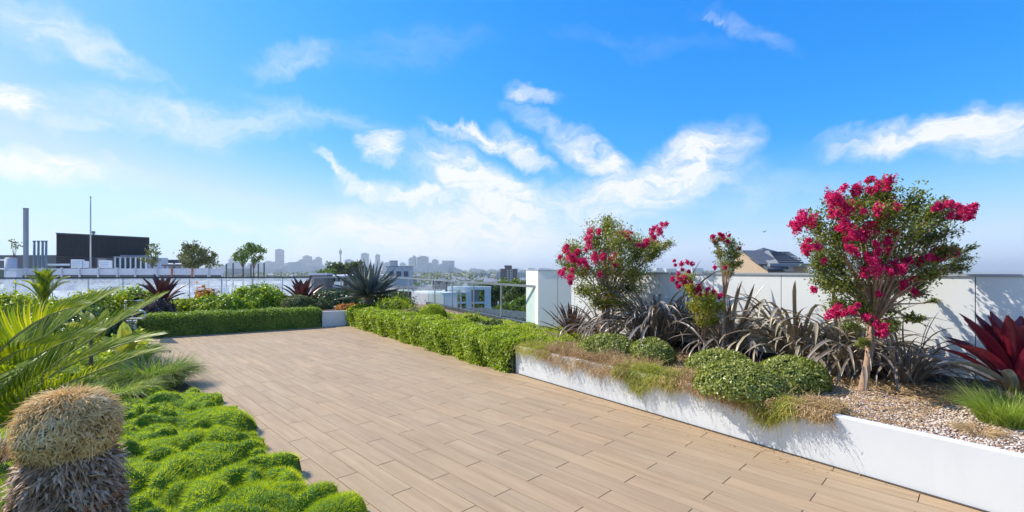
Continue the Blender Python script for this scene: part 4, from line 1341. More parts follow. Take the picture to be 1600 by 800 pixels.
# tussocks beyond the lawn
tussock('grass_tussock', P(240, 7.1, 0.03), 3000, 0.60, 0.36, 'tussock', 'big green tussock with purple seed heads leaning over the deck edge', 0.8, 0.35, 0.011, 'tussock_tip')
tussock('grass_tussock', P(178, 6.4, 0.05), 2200, 0.45, 0.30, 'tussock_bright', 'pale tufted grass between the cactus and the big green tussock', 1.0, 0.95, 0.006)
tussock('grass_tussock', P(150, 8.0, 0.03), 2200, 0.60, 0.34, 'tussock', 'dark green tussock behind the pale tufted grass', 0.8, 0.6, 0.007)
tussock('grass_tussock', P(70, 7.4, 0.03), 2200, 0.60, 0.4, 'tussock_bright', 'tussock of bright grass under the big cycad fronds', 0.8, 0.6, 0.007)
tussock('grass_tussock', P(200, 9.0, 0.03), 1800, 0.55, 0.32, 'tussock', 'green tussock beside the far left corner of the deck', 0.8, 0.6, 0.007)
tussock('grass_tussock', P(-30, 6.4, 0.03), 1800, 0.6, 0.4, 'tussock', 'green tussock at the far left edge of the picture', 0.8, 0.6, 0.007)
tussock('pink_tuft', P(2, 3.6, 0.35), 700, 0.30, 0.14, 'spine_old', 'dried pinkish tuft at the left edge behind the cactus', 0.9, 0.9, 0.006, cat='dried plant')
cover('ground_cover', [P(-250, 7), P(120, 6.6), P(235, 9.4), P(200, 13.0), P(-200, 12)], 26000, 0.09, M['yellow_shrub'],
      'yellow green low planting beneath the cycads', -0.01, hgt=0.30, lump=0.15)


# ------------------------------------------------------------------ cycads
def frond_geo(p0, p1, p2, nl, ll, w, vee=0.55, sweep=0.85):
    """feather frond along a bezier; stiff paired leaflets; returns rachis tube points and leaflet geometry"""
    p0, p1, p2 = (np.array(p, float) for p in (p0, p1, p2))
    s = np.linspace(0.10, 0.995, nl)
    c = lambda t: ((1 - t) ** 2)[:, None] * p0 + (2 * t * (1 - t))[:, None] * p1 + (t ** 2)[:, None] * p2
    tg = unit((2 * (1 - s))[:, None] * (p1 - p0) + (2 * s)[:, None] * (p2 - p1))
    side = unit(np.cross(tg, np.tile([0, 0, 1.0], (nl, 1))))
    upv = np.cross(side, tg)
    Ls = ll * np.sin(np.pi * np.clip(s * 0.86 + 0.12, 0, 1)) ** 0.55
    Cs, Ss, Ws = [], [], []
    k = 4
    tt = np.linspace(0, 1, k)
    for sg in (-1, 1):
        d = unit(side * sg + tg * (sweep + 0.9 * s[:, None] ** 2) + upv * vee + rng.normal(size=(nl, 3)) * 0.05)
        L = Ls * rng.uniform(0.9, 1.06, nl)
        C = c(s)[:, None] + d[:, None] * (L[:, None] * tt)[..., None] + (tg * 0.22 - np.array([0, 0, 0.16]))[:, None] * (L[:, None] * tt ** 2)[..., None]
        Cs.append(C)
        Ss.append(unit(tg * 0.75 + upv * 0.45 * sg * 0 + np.cross(d, tg) * 0.5))
        Ws.append(w * np.array([0.8, 1, 0.8, 0.12])[None] * np.ones((nl, 1)))
    V, F = ribbon_geo(np.concatenate(Cs), np.concatenate(Ss), np.concatenate(Ws))
    t8 = np.linspace(0, 1, 12)
    return [Vector(q) for q in c(t8)], V, F


def frond(parent, p0, p1, p2, nl=70, ll=0.2, w=0.010, rad=0.011, vee=0.55, sweep=0.85):
    pts, V, F = frond_geo(p0, p1, p2, nl, ll, w, vee, sweep)
    me = mesh_np('frond', V, [F])
    f = ob('frond', me, M['cycad'], parent)
    MB().tube(pts, list(np.linspace(rad, rad * 0.25, len(pts))), 6).build('midrib', M['rachis'], f, True)
    return f


cyc_c = P(-75, 2.75, 0.0)
big = thing('cycad', cyc_c, 'big cycad with long arching fronds sweeping in from the left edge', 'cycad')
crown = Vector((0, 0, 0.72))
MB().tube([(0, 0, -0.05), (0, 0, 0.3), (0, 0, 0.70)], [0.20, 0.19, 0.15], 14).build('trunk', M['bark_dark'], big)


def loc_of(px, py, Y):
    return PP(px, py, Y) - cyc_c


fr = [  # control pixel + depth, tip pixel + depth, leaflet length
    ((25, 590, 2.9), (255, 462, 3.5), .24), ((60, 560, 2.7), (247, 524, 3.0), .22), ((70, 600, 2.5), (238, 548, 2.75), .20),
    ((10, 540, 2.8), (178, 456, 3.3), .24), ((-60, 560, 2.5), (60, 540, 2.5), .20), ((20, 540, 3.2), (215, 490, 4.0), .24),
    ((-50, 520, 2.6), (45, 492, 2.9), .22), ((-30, 500, 2.3), (128, 478, 2.5), .20), ((30, 640, 2.4), (175, 585, 2.6), .16),
    ((-60, 600, 2.2), (25, 575, 2.1), .18), ((-80, 430, 3.2), (-20, 430, 3.9), .24), ((-20, 560, 2.6), (150, 520, 2.9), .22),
    ((-120, 420, 2.5), (-200, 430, 2.4), .24), ((-200, 520, 2.8), (-300, 560, 3.0), .24)]
for (c1, c2, ll) in fr:
    a_, b_ = loc_of(*c1), loc_of(*c2)
    frond(big, crown + Vector((random.uniform(-.05, .05), random.uniform(-.05, .05), 0)), a_, b_, 78, ll * 1.18, 0.0130, 0.012, random.uniform(0.5, 0.8), 0.8)
for i in range(10):                                   # fronds on the far side, away from the deck
    a = R(100 + i * 20 + random.uniform(-8, 8))
    d = Vector((math.cos(a), math.sin(a), 0))
    frond(big, crown, crown + d * 0.5 + Vector((0, 0, 0.6)), crown + d * 1.2 + Vector((0, 0, random.uniform(0.1, .5))), 50, 0.2, 0.012)

sm = thing('cycad', P(68, 9.6, 0.45), 'small upright cycad with yellow green fronds below the four pipes', 'cycad')
MB().tube([(0, 0, -0.4), (0, 0, 0.62)], [0.11, 0.09], 10).build('trunk', M['bark_dark'], sm)
for i in range(18):
    a = i * 2.4
    inner = i < 8
    d = Vector((math.cos(a), math.sin(a), 0))
    b0 = Vector((0, 0, 0.62))
    rr_ = random.uniform(.10, .22) if inner else random.uniform(.32, .50)
    hh = random.uniform(.66, .78) if inner else random.uniform(.46, .66)
    frond(sm, b0, b0 + d * rr_ * 0.35 + Vector((0, 0, hh * 0.9)), b0 + d * rr_ + Vector((0, 0, hh)), 30, 0.17, 0.016, 0.010, 0.4, 1.0)

# broad yellow leaves beside the rail
blm = [leaf_mesh('broadleaf', 1.0, 0.34, R(a), c, 0.3, 8, 'oval', 1.5, 0, 0, 4) for a, c in ((82, .4), (70, .9), (60, 1.3))]
for me in blm: setmat(me, M['broadleaf'])
bl = thing('broad_leaf_plant', P(142, 7.4, 0.42), 'plant with a few broad yellow leaves behind the big fronds', 'leafy plant')
for i in range(12):
    ob('leaf', random.choice(blm), None, bl, loc=(random.uniform(-.12, .12), random.uniform(-.12, .12), 0.3), rot=(0, 0, i * 2.4), scale=random.uniform(.42, .62))
MB().tube([(0, 0, -.15), (0, 0, .35)], [.03, .02], 6).build('stem', M['bark_dark'], bl)
bl2 = thing('broad_leaf_plant', P(196, 8.6, 0.05), 'plant with upright pale leaves below the tubular rail', 'leafy plant')
for i in range(8):
    ob('leaf', random.choice(blm), None, bl2, loc=(random.uniform(-.08, .08), random.uniform(-.08, .08), 0.1), rot=(0, 0, i * 2.4), scale=random.uniform(.5, .75))
MB().tube([(0, 0, -.08), (0, 0, .15)], [.03, .02], 6).build('stem', M['bark_dark'], bl2)

# tubular rail
M['tube'] = plain('pale tube', (0.62, 0.62, 0.60), 0.3, 0.03, metal=0.3)
rail = thing('tubular_rail', P(210, 12.0, 0.42), 'pale looped tubular rail among the shrubs on the left', 'rail')


def loop_pts(x0, x1, z0, z1, y):
    p = [(x0, y, 0), (x0, y, z1)]
    p += [(x1 - 0.10, y, z1)]
    p += [(x1 - 0.10 + 0.10 * math.sin(a), y, z1 - 0.10 + 0.10 * math.cos(a)) for a in (0.4, 0.8, 1.2, 1.57, 2.0, 2.5, 3.0)]
    p += [(x0 + 0.02, y, z1 - 0.20)]
    return p


rx0 = P(196, 12.0).x - rail.location.x
MB().tube(loop_pts(rx0, rx0 + 0.50, 0, 0.60, 0), 0.022, 8).build('loop', M['tube'], rail, True)
MB().tube([(rx0 + 0.17, 0.01, 0), (rx0 + 0.17, 0.01, 0.40)], 0.02, 8).build('post', M['tube'], rail, True)
r2_ = MB().tube([(x + 0.72, y - 0.5, z - 0.22) for x, y, z in loop_pts(rx0 - 0.3, rx0 + 0.2, 0, 0.60, 0)[1:]], 0.022, 8)
r2_.build('loop', M['tube'], rail, True)
# dark inspection hatch and a hose end on the far left of the deck
hc = [Gd(249, 536.5), Gd(279, 536.5), Gd(266, 528), Gd(251, 528)]
M['slate'] = plain('slate', (0.07, 0.085, 0.10), 0.35)
MB().prism([Vector((q.x, q.y)) for q in hc], 0.002, 0.012).build('hatch', M['slate'], label='dark slate coloured hatch cover at the far left corner of the deck', cat='hatch')
hp = Gd(240, 551.5)
hq = Gd(264, 550.5)
MB().tube([hp + Vector((-.2, 0, .02)), hp + Vector((0, 0, .03)), hq + Vector((0, 0, .035)), hq + Vector((.03, 0, .02))], [.012, .012, .012, .026], 8).build('hose', M['dark_metal'], label='thin dark hose end lying on the deck at the left', cat='hose')

# ------------------------------------------------------------------ old barrel cactus in the foreground
CY = 1.95
cc = P(108, CY, 0.0)
cac = thing('barrel_cactus', cc, 'old golden barrel cactus with a shaggy brown column in the foreground', 'cactus')
zt = EYE - (614 - HY) / FPX * CY          # top of the dome
zn = EYE - (704 - HY) / FPX * CY          # waist under the dome
RD, RS = 0.160, 0.152


def cactus_surf(t, a, part):
    """t along the profile, a angle -> point, normal"""
    if part == 'head':                    # flattened dome
        ph = (t - 0.32) * math.pi / 1.36
        hz = (zt - zn)
        r = RD * np.cos(ph) ** 0.62
        z = zn + hz * 0.42 + np.sin(ph) * hz * 0.58
        rib = 1 + 0.045 * np.cos(24 * a + 9 * t) * np.cos(24 * a - 30 * t)
    else:
        r = RS * (0.98 + 0.05 * np.sin(t * 19)) * (1 - 0.16 * np.clip((t - 0.9) / 0.1, 0, 1) ** 2)
        z = t * (zn + 0.01)
        rib = 1 + 0.05 * np.cos(20 * a + t * 8) + 0.05 * np.cos(t * 46 + 2 * np.sin(3 * a))
    return np.stack([r * rib * np.cos(a), r * rib * np.sin(a), z], -1)


def cactus_body(part, nt, na):
    t, a = np.meshgrid(np.linspace(0.0, 1, nt), np.linspace(0, 2 * np.pi, na, endpoint=False), indexing='ij')
    V = cactus_surf(t.ravel(), a.ravel(), part)
    i = (np.arange(nt - 1) * na)[:, None]
    j = np.arange(na)[None]
    F = np.stack([i + j, i + (j + 1) % na, i + na + (j + 1) % na, i + na + j], -1).reshape(-1, 4)
    return mesh_np(part, V, [F], True)


head = ob('head', cactus_body('head', 24, 156), M['cactus'], cac)
colm = ob('column', cactus_body('column', 20, 132), M['cactus'], cac)


def spines(part, n_rib, n_row, per, L, w, curl, m, name, parent, t0=0.0, t1=1.0, down=0.2, jit=0.3, nout=0.3):
    tt_, aa_ = np.meshgrid(np.linspace(t0, t1, n_row), np.arange(n_rib) * 2 * np.pi / n_rib, indexing='ij')
    tt_ = tt_ + (np.arange(n_rib) % 2)[None] * (t1 - t0) / n_row / 2
    tt_, aa_ = np.repeat(tt_.ravel(), per), np.repeat(aa_.ravel(), per)
    n = len(tt_)
    tt_ = np.clip(tt_ + rng.normal(0, 0.012, n), 0, 1)
    aa_ = aa_ + rng.normal(0, 0.03, n)
    Pn = cactus_surf(tt_, aa_, part)
    e = 1e-3
    ta = unit(cactus_surf(tt_, aa_ + e, part) - Pn)
    tv = unit(cactus_surf(np.clip(tt_ + e, 0, 1.01), aa_, part) - cactus_surf(tt_ - e, aa_, part) + 1e-9)
    N = unit(np.cross(ta, tv))
    D = unit(N * nout + ta * rng.normal(0, 0.6, n)[:, None] + tv * rng.normal(-down, 0.55, n)[:, None])
    k = 5
    s = np.linspace(0, 1, k)
    LL = L * rng.uniform(0.5, 1.2, n)
    C = Pn[:, None] + D[:, None] * (LL[:, None] * s)[..., None] + (-tv * curl * 0.9 - N * curl * 0.25)[:, None] * (LL[:, None] * s ** 2)[..., None] + rng.normal(size=(n, 1, 3)) * jit * 0.35 * (LL[:, None] * s ** 2)[..., None]
    S = unit(np.cross(D, N + 0.4 * rand_dir(n)))
    W = w * (1 - 0.8 * s[None]) * rng.uniform(0.7, 1.3, n)[:, None]
    V, F = ribbon_geo(C, S, W)
    ob(name, mesh_np(name, V, [F]), M[m], parent, kind='stuff')


spines('head', 38, 18, 8, 0.030, 0.0058, 0.75, 'spine', 'spines', head, 0.02, 0.98, 0.10, 0.9, 0.40)
n = 5000
tt_, a_ = rng.uniform(0.0, 0.985, n), rng.uniform(0, 2 * np.pi, n)
Pn = cactus_surf(tt_, a_, 'head')
outw = unit(Pn - np.array([0, 0, zn + 0.05]))
tg_ = unit(np.cross(outw, rand_dir(n)))
V, F = leaf_geo(Pn + outw * 0.001, tg_ * .8 + outw * 0.35 - np.array([0, 0, .5]), 0.027 * rng.uniform(.6, 1.3, n), 0.0085, 0.5, up=outw)
ob('wool_tufts', mesh_np('wool_tufts', V, [F]), M['spine'], head, kind='stuff')
spines('column', 26, 15, 2, 0.060, 0.0085, 0.55, 'spine_old', 'old_spines', colm, 0.3, 0.97, 0.35, 1.0, 0.45)
n = 7500
tt_, a_ = rng.uniform(0.3, 0.97, n), rng.uniform(0, 2 * np.pi, n)
Pn = cactus_surf(tt_, a_, 'column')
outw = np.stack([np.cos(a_), np.sin(a_), 0 * a_], 1)
V, F = leaf_geo(Pn, outw * 0.75 + rand_dir(n) * 0.7 - np.array([0, 0, 0.35]), 0.052 * rng.uniform(.5, 1.3, n), 0.0135, 0.4, up=np.tile([0, 0, 1.0], (n, 1)))
ob('dead_pads', mesh_np('dead_pads', V, [F]), M['spine_old'], colm, kind='stuff')
# ring of long pale curling spines under the head
spines('column', 40, 2, 3, 0.075, 0.0060, 1.6, 'spine_old', 'curled_spines', colm, 0.965, 0.995, 0.3, 1.0, 0.4)
# rusty seam
n = 900
a_ = rng.uniform(0, 2 * np.pi, n)
tz = (EYE - (783 - HY) / FPX * CY) / (zn + .01)
tt_ = tz + 0.018 * np.sin(a_ + 0.6) + rng.normal(0, 0.006, n)
Pn = cactus_surf(tt_, a_, 'column') * np.array([1.08, 1.08, 1])
V, F = leaf_geo(Pn, rand_dir(n) + np.stack([-np.sin(a_), np.cos(a_), 0 * a_], 1) * 1.5, 0.035, 0.009, 0.2)
ob('rusty_fibre', mesh_np('rusty_fibre', V, [F]), M['spine_orange'], colm, kind='stuff', label='rusty orange seam of fibres round the column')

# ================================================================== beyond the terrace
GZ = -18.0
ZL = lambda py, Y: EYE - (py - HY) / FPX * Y
m, nn_ = mat_new('suburb ground')
geo = nn_.new('ShaderNodeNewGeometry')
v = nn_.new('ShaderNodeTexVoronoi', ins={'Vector': geo.outputs['Position'], 'Scale': 0.03})
cl = nn_.ramp(nn_.noise(geo.outputs['Position'], 0.004, 6, 0.7), [(0.35, (0.07, 0.10, 0.05)), (0.55, (0.20, 0.19, 0.16)), (0.7, (0.32, 0.29, 0.26))])
cl = nn_.mix(0.35, cl, nn_.new('ShaderNodeHueSaturation', ins={'Saturation': 0.15, 'Value': 0.5, 'Color': v.outputs['Color']}).outputs[0])
b = nn_.new('ShaderNodeBsdfPrincipled', ins={'Base Color': cl, 'Roughness': 0.95})
nn_.new('ShaderNodeOutputMaterial', ins={0: b.outputs[0]})
M['suburb'] = m
MB().add([(-14000, -400, GZ), (14000, -400, GZ), (14000, 5200, GZ), (-14000, 5200, GZ)], [(0, 1, 2, 3)]).build('ground', M['suburb'], kind='structure')
M['sea'] = plain('sea water', (0.04, 0.07, 0.10), 0.3, 0.1, 0.01)
MB().add([(-22000, 5200, GZ - .5), (22000, 5200, GZ - .5), (22000, 19000, GZ - .5), (-22000, 19000, GZ - .5)], [(0, 1, 2, 3)]).build('sea', M['sea'], kind='structure')

# own building below the terrace edge
M['concrete'] = plain('concrete', (0.42, 0.42, 0.41), 0.8, 0.12, 2, dirt=(0.25, 0.25, 0.25))
M['roofing'] = plain('pale roof membrane', (0.76, 0.75, 0.73), 0.7, 0.08, 0.9, dirt=(0.60, 0.59, 0.57), dscale=0.5)
M['charcoal'] = plain('charcoal cladding', (0.028, 0.028, 0.032), 0.55, 0.15, 2)
M['lgrey'] = plain('light grey panel', (0.50, 0.51, 0.53), 0.6, 0.06, 2, dirt=(0.35, 0.36, 0.38))
M['mgrey'] = plain('mid grey panel', (0.25, 0.26, 0.28), 0.6, 0.1, 2)
M['dgrey'] = plain('dark grey panel', (0.09, 0.10, 0.11), 0.6, 0.1, 2)
M['pipe'] = plain('galvanised pipe', (0.20, 0.25, 0.27), 0.5, 0.15, 3, metal=0.2)
M['white'] = plain('white paint', (0.80, 0.80, 0.79), 0.5, 0.03)
M['teal'] = plain('teal frame', (0.22, 0.36, 0.38), 0.4)
M['brown_panel'] = plain('brown grey panel', (0.13, 0.11, 0.115), 0.7, 0.15, 2)
M['rust'] = plain('rusty orange post', (0.42, 0.16, 0.08), 0.7)
M['window'] = plain('dark window', (0.05, 0.07, 0.09), 0.12, 0.1, 1, spec=0.6)
M['brick'] = plain('pale brick', (0.46, 0.33, 0.22), 0.85, 0.1, 4)
M['tile_roof'] = plain('dark roof tiles', (0.085, 0.095, 0.11), 0.7, 0.2, 4)
M['tile_roof_pale'] = plain('pale roof tiles', (0.30, 0.29, 0.25), 0.7, 0.15, 6)
M['tower'] = plain('grey tower wall', (0.50, 0.51, 0.49), 0.7, 0.06, 0.05)
M['tower_dark'] = plain('dark tower wall', (0.24, 0.26, 0.29), 0.7, 0.06, 0.05)
M['tower_brown'] = plain('brown tower wall', (0.15, 0.11, 0.10), 0.8, 0.12, 0.3)
M['pale_wall'] = plain('pale apartment wall', (0.55, 0.53, 0.50), 0.8, 0.06, 0.3)

pod = MB()
pod.prism([Vector((-30, -14)), Vector((14, -14)), Vector((9.2, 1.8)), PB + dP * .3 + nP * -0.5, PA - nP * 0.5, Vector((.8, 12.6)), Vector((r0.x, r0.y)) + Vector((.4, .2)), Vector((m0.x, m0.y)) + Vector((0, .3)), Vector((l0.x, l0.y)) + Vector((0, .3)), Vector((-30, 17))], GZ, -0.30)
pod.build('terrace_building', M['concrete'], label='building that carries the planted roof terrace', cat='building')

# neighbouring roof seen through the milky glass
nr = thing('neighbour_roof', (-30, 22, 0), 'pale flat roof of the next building behind the milky glass', 'building')
rel(MB().prism([P(-420, 22), P(486, 22.5), P(520, 60), P(-420, 60)], GZ, 0.30), nr).build('roof', M['roofing'], nr)
n_ = 0
for px in (30, 95, 165, 235, 330, 420):
    c = P(px, 27 + (n_ * 7) % 9, 0.30)
    rel(MB().box(c.x - .8, c.y - .5, 0.302, c.x + .8, c.y + .5, 0.75), nr).build('skylight', M['lgrey'] if n_ % 2 else M['roofing'], nr, bevel=0.03)
    n_ += 1

# parapet of grey panels with paired posts
bp = thing('panel_parapet', P(40, 40, 0.30), 'long low parapet of light grey panels with thin posts', 'parapet')
xs = [8, 40, 66, 96, 124, 153, 183, 211, 245, 268, 300, 325, 347]
for i in range(len(xs) - 1):
    a, b = P(xs[i] + 2.0, 40), P(xs[i + 1] - 1.5, 40)
    rel(MB().box(a.x, 40, ZL(429.5, 40), b.x, 40.1, ZL(419.5, 40)), bp).build('panel', M['lgrey'], bp)
    rel(MB().box(a.x, 40.15, ZL(433.5, 40), b.x, 40.3, ZL(429.7, 40)), bp).build('plinth', M['dgrey'], bp)
for i, x in enumerate(xs):
    a = P(x, 39.9)
    rel(MB().box(a.x - .035, 39.85, 0.30, a.x + .035, 39.98, ZL(418, 40)), bp).build('post', M['rust'] if x in (268, 300) else M['lgrey'], bp)

# black plant room
pr = thing('plant_room', P(88, 45, 1.9), 'big black clad box on top of the neighbouring building', 'plant room')
a, b = P(88, 45), P(232, 51.4)
rel(MB().prism([a, b, b + b.normalized() * 5, a + a.normalized() * 5], ZL(400.5, 45), 5.33), pr).build('box', M['charcoal'], pr)
d = (b - a)
nrib = 36
for i in range(nrib + 1):
    q = a + d * (i / nrib)
    q2 = q + d.normalized() * 0.07
    rel(MB().wall(q, q2, 0.05, ZL(400.5, 45) + .02, 5.30, -1), pr).build('rib', M['charcoal'], pr)
rel(MB().wall(a - d.normalized() * .05, b + d.normalized() * .05, 0.08, 5.30, 5.42, -1), pr).build('capping', M['dgrey'], pr)
nb = thing('rooftop_storey', P(10, 47, 0.3), 'low grey rooftop storey under the black box', 'building')
a, b = P(-260, 50), P(88, 49)
rel(MB().wall(a, b, 8, 0.3, ZL(399, 49), 1), nb).build('wall', M['dgrey'], nb)
rel(MB().wall(P(-260, 49.5), P(228, 49.2), 0.3, ZL(402, 49.2), ZL(398.5, 49.2), 1), nb).build('eave', M['mgrey'], nb)
rel(MB().wall(P(40, 52), P(180, 53), 6, 0.3, ZL(400.5, 53), 1), nb).build('rear_wall', M['mgrey'], nb)
for i, x in enumerate((70, 92, 112, 132, 152)):
    a_, b_ = P(x, 51.8), P(x + 14, 51.9)
    rel(MB().wall(a_, b_, 0.1, ZL(416, 51.8), ZL(404, 51.8), 1), nb).build('louvre_panel', M['dgrey'] if i % 2 else M['lgrey'], nb)
for (x0_, x1_, y0_, y1_) in ((-6, 6, 405, 407), (0, 10, 419, 421)):
    rel(MB().box(P(x0_, 46).x, 46, ZL(y1_, 46), P(x1_, 46).x, 46.5, ZL(y0_, 46)), nb).build('light_strip', M['white'], nb)
gr = thing('glazed_lobby', P(205, 46, 0.3), 'small glazed lobby with pale frames at the right end of the black box', 'glazed room')
rel(MB().box(P(181, 48).x, 48.2, 0.3, P(229, 48).x, 51, ZL(402, 48)), gr).build('back', M['lgrey'], gr)
for i in range(7):
    x = 180 + i * 8
    rel(MB().box(P(x, 47).x, 46.9, 0.3, P(x, 47).x + .10, 47.05, ZL(402, 47)), gr).build('mullion', M['white'], gr)
    if i < 6: rel(MB().box(P(x, 47).x + .12, 46.97, 0.3, P(x + 8, 47).x - .02, 47.0, ZL(403, 47)), gr).build('pane', M['glass_dark'], gr)
rel(MB().box(P(179, 47).x, 46.8, ZL(402.3, 47), P(231, 47).x, 48.1, ZL(400.8, 47)), gr).build('lintel', M['mgrey'], gr)

ch = thing('chimney', P(40, 42, 0.3), 'tall dark square flue standing left of the four pipes', 'chimney')
rel(MB().box(P(36, 42).x, 42, 0.3, P(40.5, 42).x, 42.25, ZL(326, 42)), ch).build('shaft', M['mgrey'], ch)
rel(MB().box(P(36, 42).x - .02, 41.98, ZL(326, 42), P(40.5, 42).x + .02, 42.27, ZL(325, 42)), ch).build('cap', M['dgrey'], ch)
for i, x in enumerate((53.5, 60, 66.5, 72)):
    o = thing('vent_pipe', P(x, 43, 0.3), ['first', 'second', 'third', 'fourth'][i] + ' of the four slim vent pipes, counted from the tall flue', 'vent pipe', 'four slim vent pipes')
    MB().tube([(0, 0, 0), (0, 0, ZL(378, 43) - .3)], 0.09, 10).build('pipe', M['pipe'], o, True)
    MB().tube([(0, 0, ZL(378, 43) - .3), (0, 0, ZL(376, 43) - .3)], 0.12, 10).build('cowl', M['pipe'], o)
o = thing('mast', P(141.5, 41, 0.3), 'tall thin mast in front of the black box', 'mast')
MB().tube([(0, 0, 0), (0, 0, ZL(340, 41) - .3), (0, 0, ZL(309, 41) - .3)], [0.07, 0.05, 0.035], 8).build('pole', M['metal'], o, True)
MB().tube([(0, 0, ZL(309, 41) - .3), (0, 0, ZL(307, 41) - .3)], 0.07, 8).build('finial', M['metal'], o)
o = thing('antenna', P(146, 49, 5.4), 'small antenna stub on the black box roof', 'antenna')
MB().tube([(0, 0, 0), (0, 0, 0.45)], 0.08, 6).build('stem', M['mgrey'], o)
MB().box(-.16, -.05, .25, .16, .05, .5).build('head', M['mgrey'], o)
for (x0_, x1_, y0_, y1_, lab) in ((110.5, 127.5, 405.5, 418.5, 'large white air conditioning box left of the mast'), (129.5, 135, 408, 418.5, 'narrow white air conditioning box beside the large one'),
                                 (154, 171.5, 407, 418.5, 'double stacked white air conditioning box right of the mast')):
    a, b = P(x0_, 44), P(x1_, 44)
    o = thing('air_conditioner', (a.x, 44, ZL(y1_, 44)), lab, 'air conditioner')
    W_, H_ = b.x - a.x, ZL(y0_, 44) - ZL(y1_, 44)
    MB().box(0, 0, 0, W_, 0.3, H_).build('casing', M['white'], o, bevel=0.02)
    for k in range(3): MB().box(W_ * .1, -.02, H_ * (.2 + k * .25), W_ * .9, 0, H_ * (.2 + k * .25) + .04).build('slot', M['lgrey'], o)
o = thing('low_duct', P(74, 43.5, 1.6), 'low white duct running between the pipes and the boxes', 'duct')
MB().box(0, 0, ZL(415, 43.5) - 1.6, P(103, 43.5).x - P(74, 43.5).x, .4, ZL(412, 43.5) - 1.6).build('duct', M['white'], o)
o = thing('water_tank', P(17, 41, 0.3), 'grey cylindrical tank at the far left of the neighbouring roof', 'tank')
MB().tube([(0, 0, 0), (0, 0, ZL(404, 41) - .3)], 0.40, 16).build('shell', M['lgrey'], o, True)
MB().tube([(0, 0, ZL(404, 41) - .3), (0, 0, ZL(402.5, 41) - .3)], [0.42, 0.3], 16).build('lid', M['mgrey'], o)
o = thing('bench_box', P(17, 39, 0.3), 'pale green grey box below the cylindrical tank', 'box')
MB().box(-.45, 0, 0, .45, .5, ZL(423.5, 39) - .3).build('body', M['lgrey'], o)
MB().box(-.47, -.02, ZL(423.4, 39) - .3, .47, .52, ZL(422.8, 39) - .3).build('lid', M['mgrey'], o)


def carport(px0, px1, yt, yb, Y, lab):
    o = thing('canopy', P(px0, Y, 0.3), lab, 'canopy')
    W_ = P(px1, Y).x - P(px0, Y).x
    MB().box(0, 0, ZL(yb, Y) - .3, W_, 3, ZL(yt, Y) - .3).build('roof', M['brown_panel'], o)
    MB().box(-.1, -.05, ZL(yt, Y) - .298, W_ + .1, 3.05, ZL(yt - .6, Y) - .3).build('trim', M['white'], o)
    for k in range(4): MB().box(W_ * k / 3.2, 0.3, 0, W_ * k / 3.2 + .15, .45, ZL(yb, Y) - .302).build('post', M['mgrey'], o)
    MB().box(W_ * .1, 2.5, 0, W_ * .9, 2.7, ZL(412, Y) - .3).build('screen', M['white'], o)


carport(226, 292, 406.2, 410.5, 52, 'dark flat canopy with a white edge between the bare tree and the bushy tree')
carport(252, 285, 413, 415.5, 47, 'lower dark canopy in front of the larger one')

# railing posts
fe = thing('metal_fence', P(352, 38, 0.3), 'grey metal fence with tall posts at the end of the panel parapet', 'fence')
for i in range(36):
    x = 353 + i * 1.1
    rel(MB().box(P(x, 38).x, 38, ZL(431, 38), P(x, 38).x + .02, 38.03, ZL(420, 38)), fe).build('bar', M['mgrey'], fe)
for x, yt in ((353, 412), (363.5, 411), (379, 412), (391.5, 413), (403, 412), (412, 411)):
    rel(MB().box(P(x, 38).x, 37.95, 0.3, P(x, 38).x + .07, 38.05, ZL(yt, 38)), fe).build('post', M['dgrey'], fe)
rel(MB().box(P(352, 38).x, 37.99, ZL(420.4, 38), P(393, 38).x, 38.04, ZL(419.8, 38)), fe).build('rail', M['mgrey'], fe)


# ------------------------------------------------------------------ distant trees
def far_tree(name, px, Y, zfoot, blobs, m, lab, n=500, leaf=0.18, group=None, trunk_r=0.08, cat='tree'):
    foot = P(px, Y, zfoot)
    t = thing(name, foot, lab, cat, group)
    F = np.array(foot)
    tr = MB()
    Pn = []
    cs = [np.array(PP(x, y, Y + random.uniform(-.3, .3) * r / FPX * Y * 2)) - F for x, y, r in blobs]
    low = min(c[2] for c in cs)
    fk = Vector((0, 0, max(0.3, low * 0.7)))
    tr.tube([(0, 0, -.1), fk * .5, fk], [trunk_r * 1.3, trunk_r, trunk_r * .8], 8)
    for c, (x, y, r) in zip(cs, blobs):
        rr = r / FPX * Y
        tr.tube([fk, fk.lerp(Vector(c), .55) + Vector((0, 0, .1 * rr)), Vector(c)], [trunk_r * .6, trunk_r * .35, trunk_r * .15], 5)
        k = int(n * (r / 8.0) ** 1.2)
        sub = rng.normal(size=(9, 3)) * rr * 0.5
        Pn.append(c + sub[rng.integers(0, 9, k)] * np.array([1, 1, .9]) + rng.normal(size=(k, 3)) * rr * 0.26)
    tr.build('trunk', M['bark_dark'], t, True)
    Pn = np.concatenate(Pn)
    D = unit(rand_dir(len(Pn)) + np.array([0, 0, 0.2]))
    V, Fq = leaf_geo(Pn, D, leaf * rng.uniform(.6, 1.3, len(Pn)), leaf * .6, .15)
    ob('crown', mesh_np(name, V, [Fq]), M[m], t, kind='stuff')
    return t


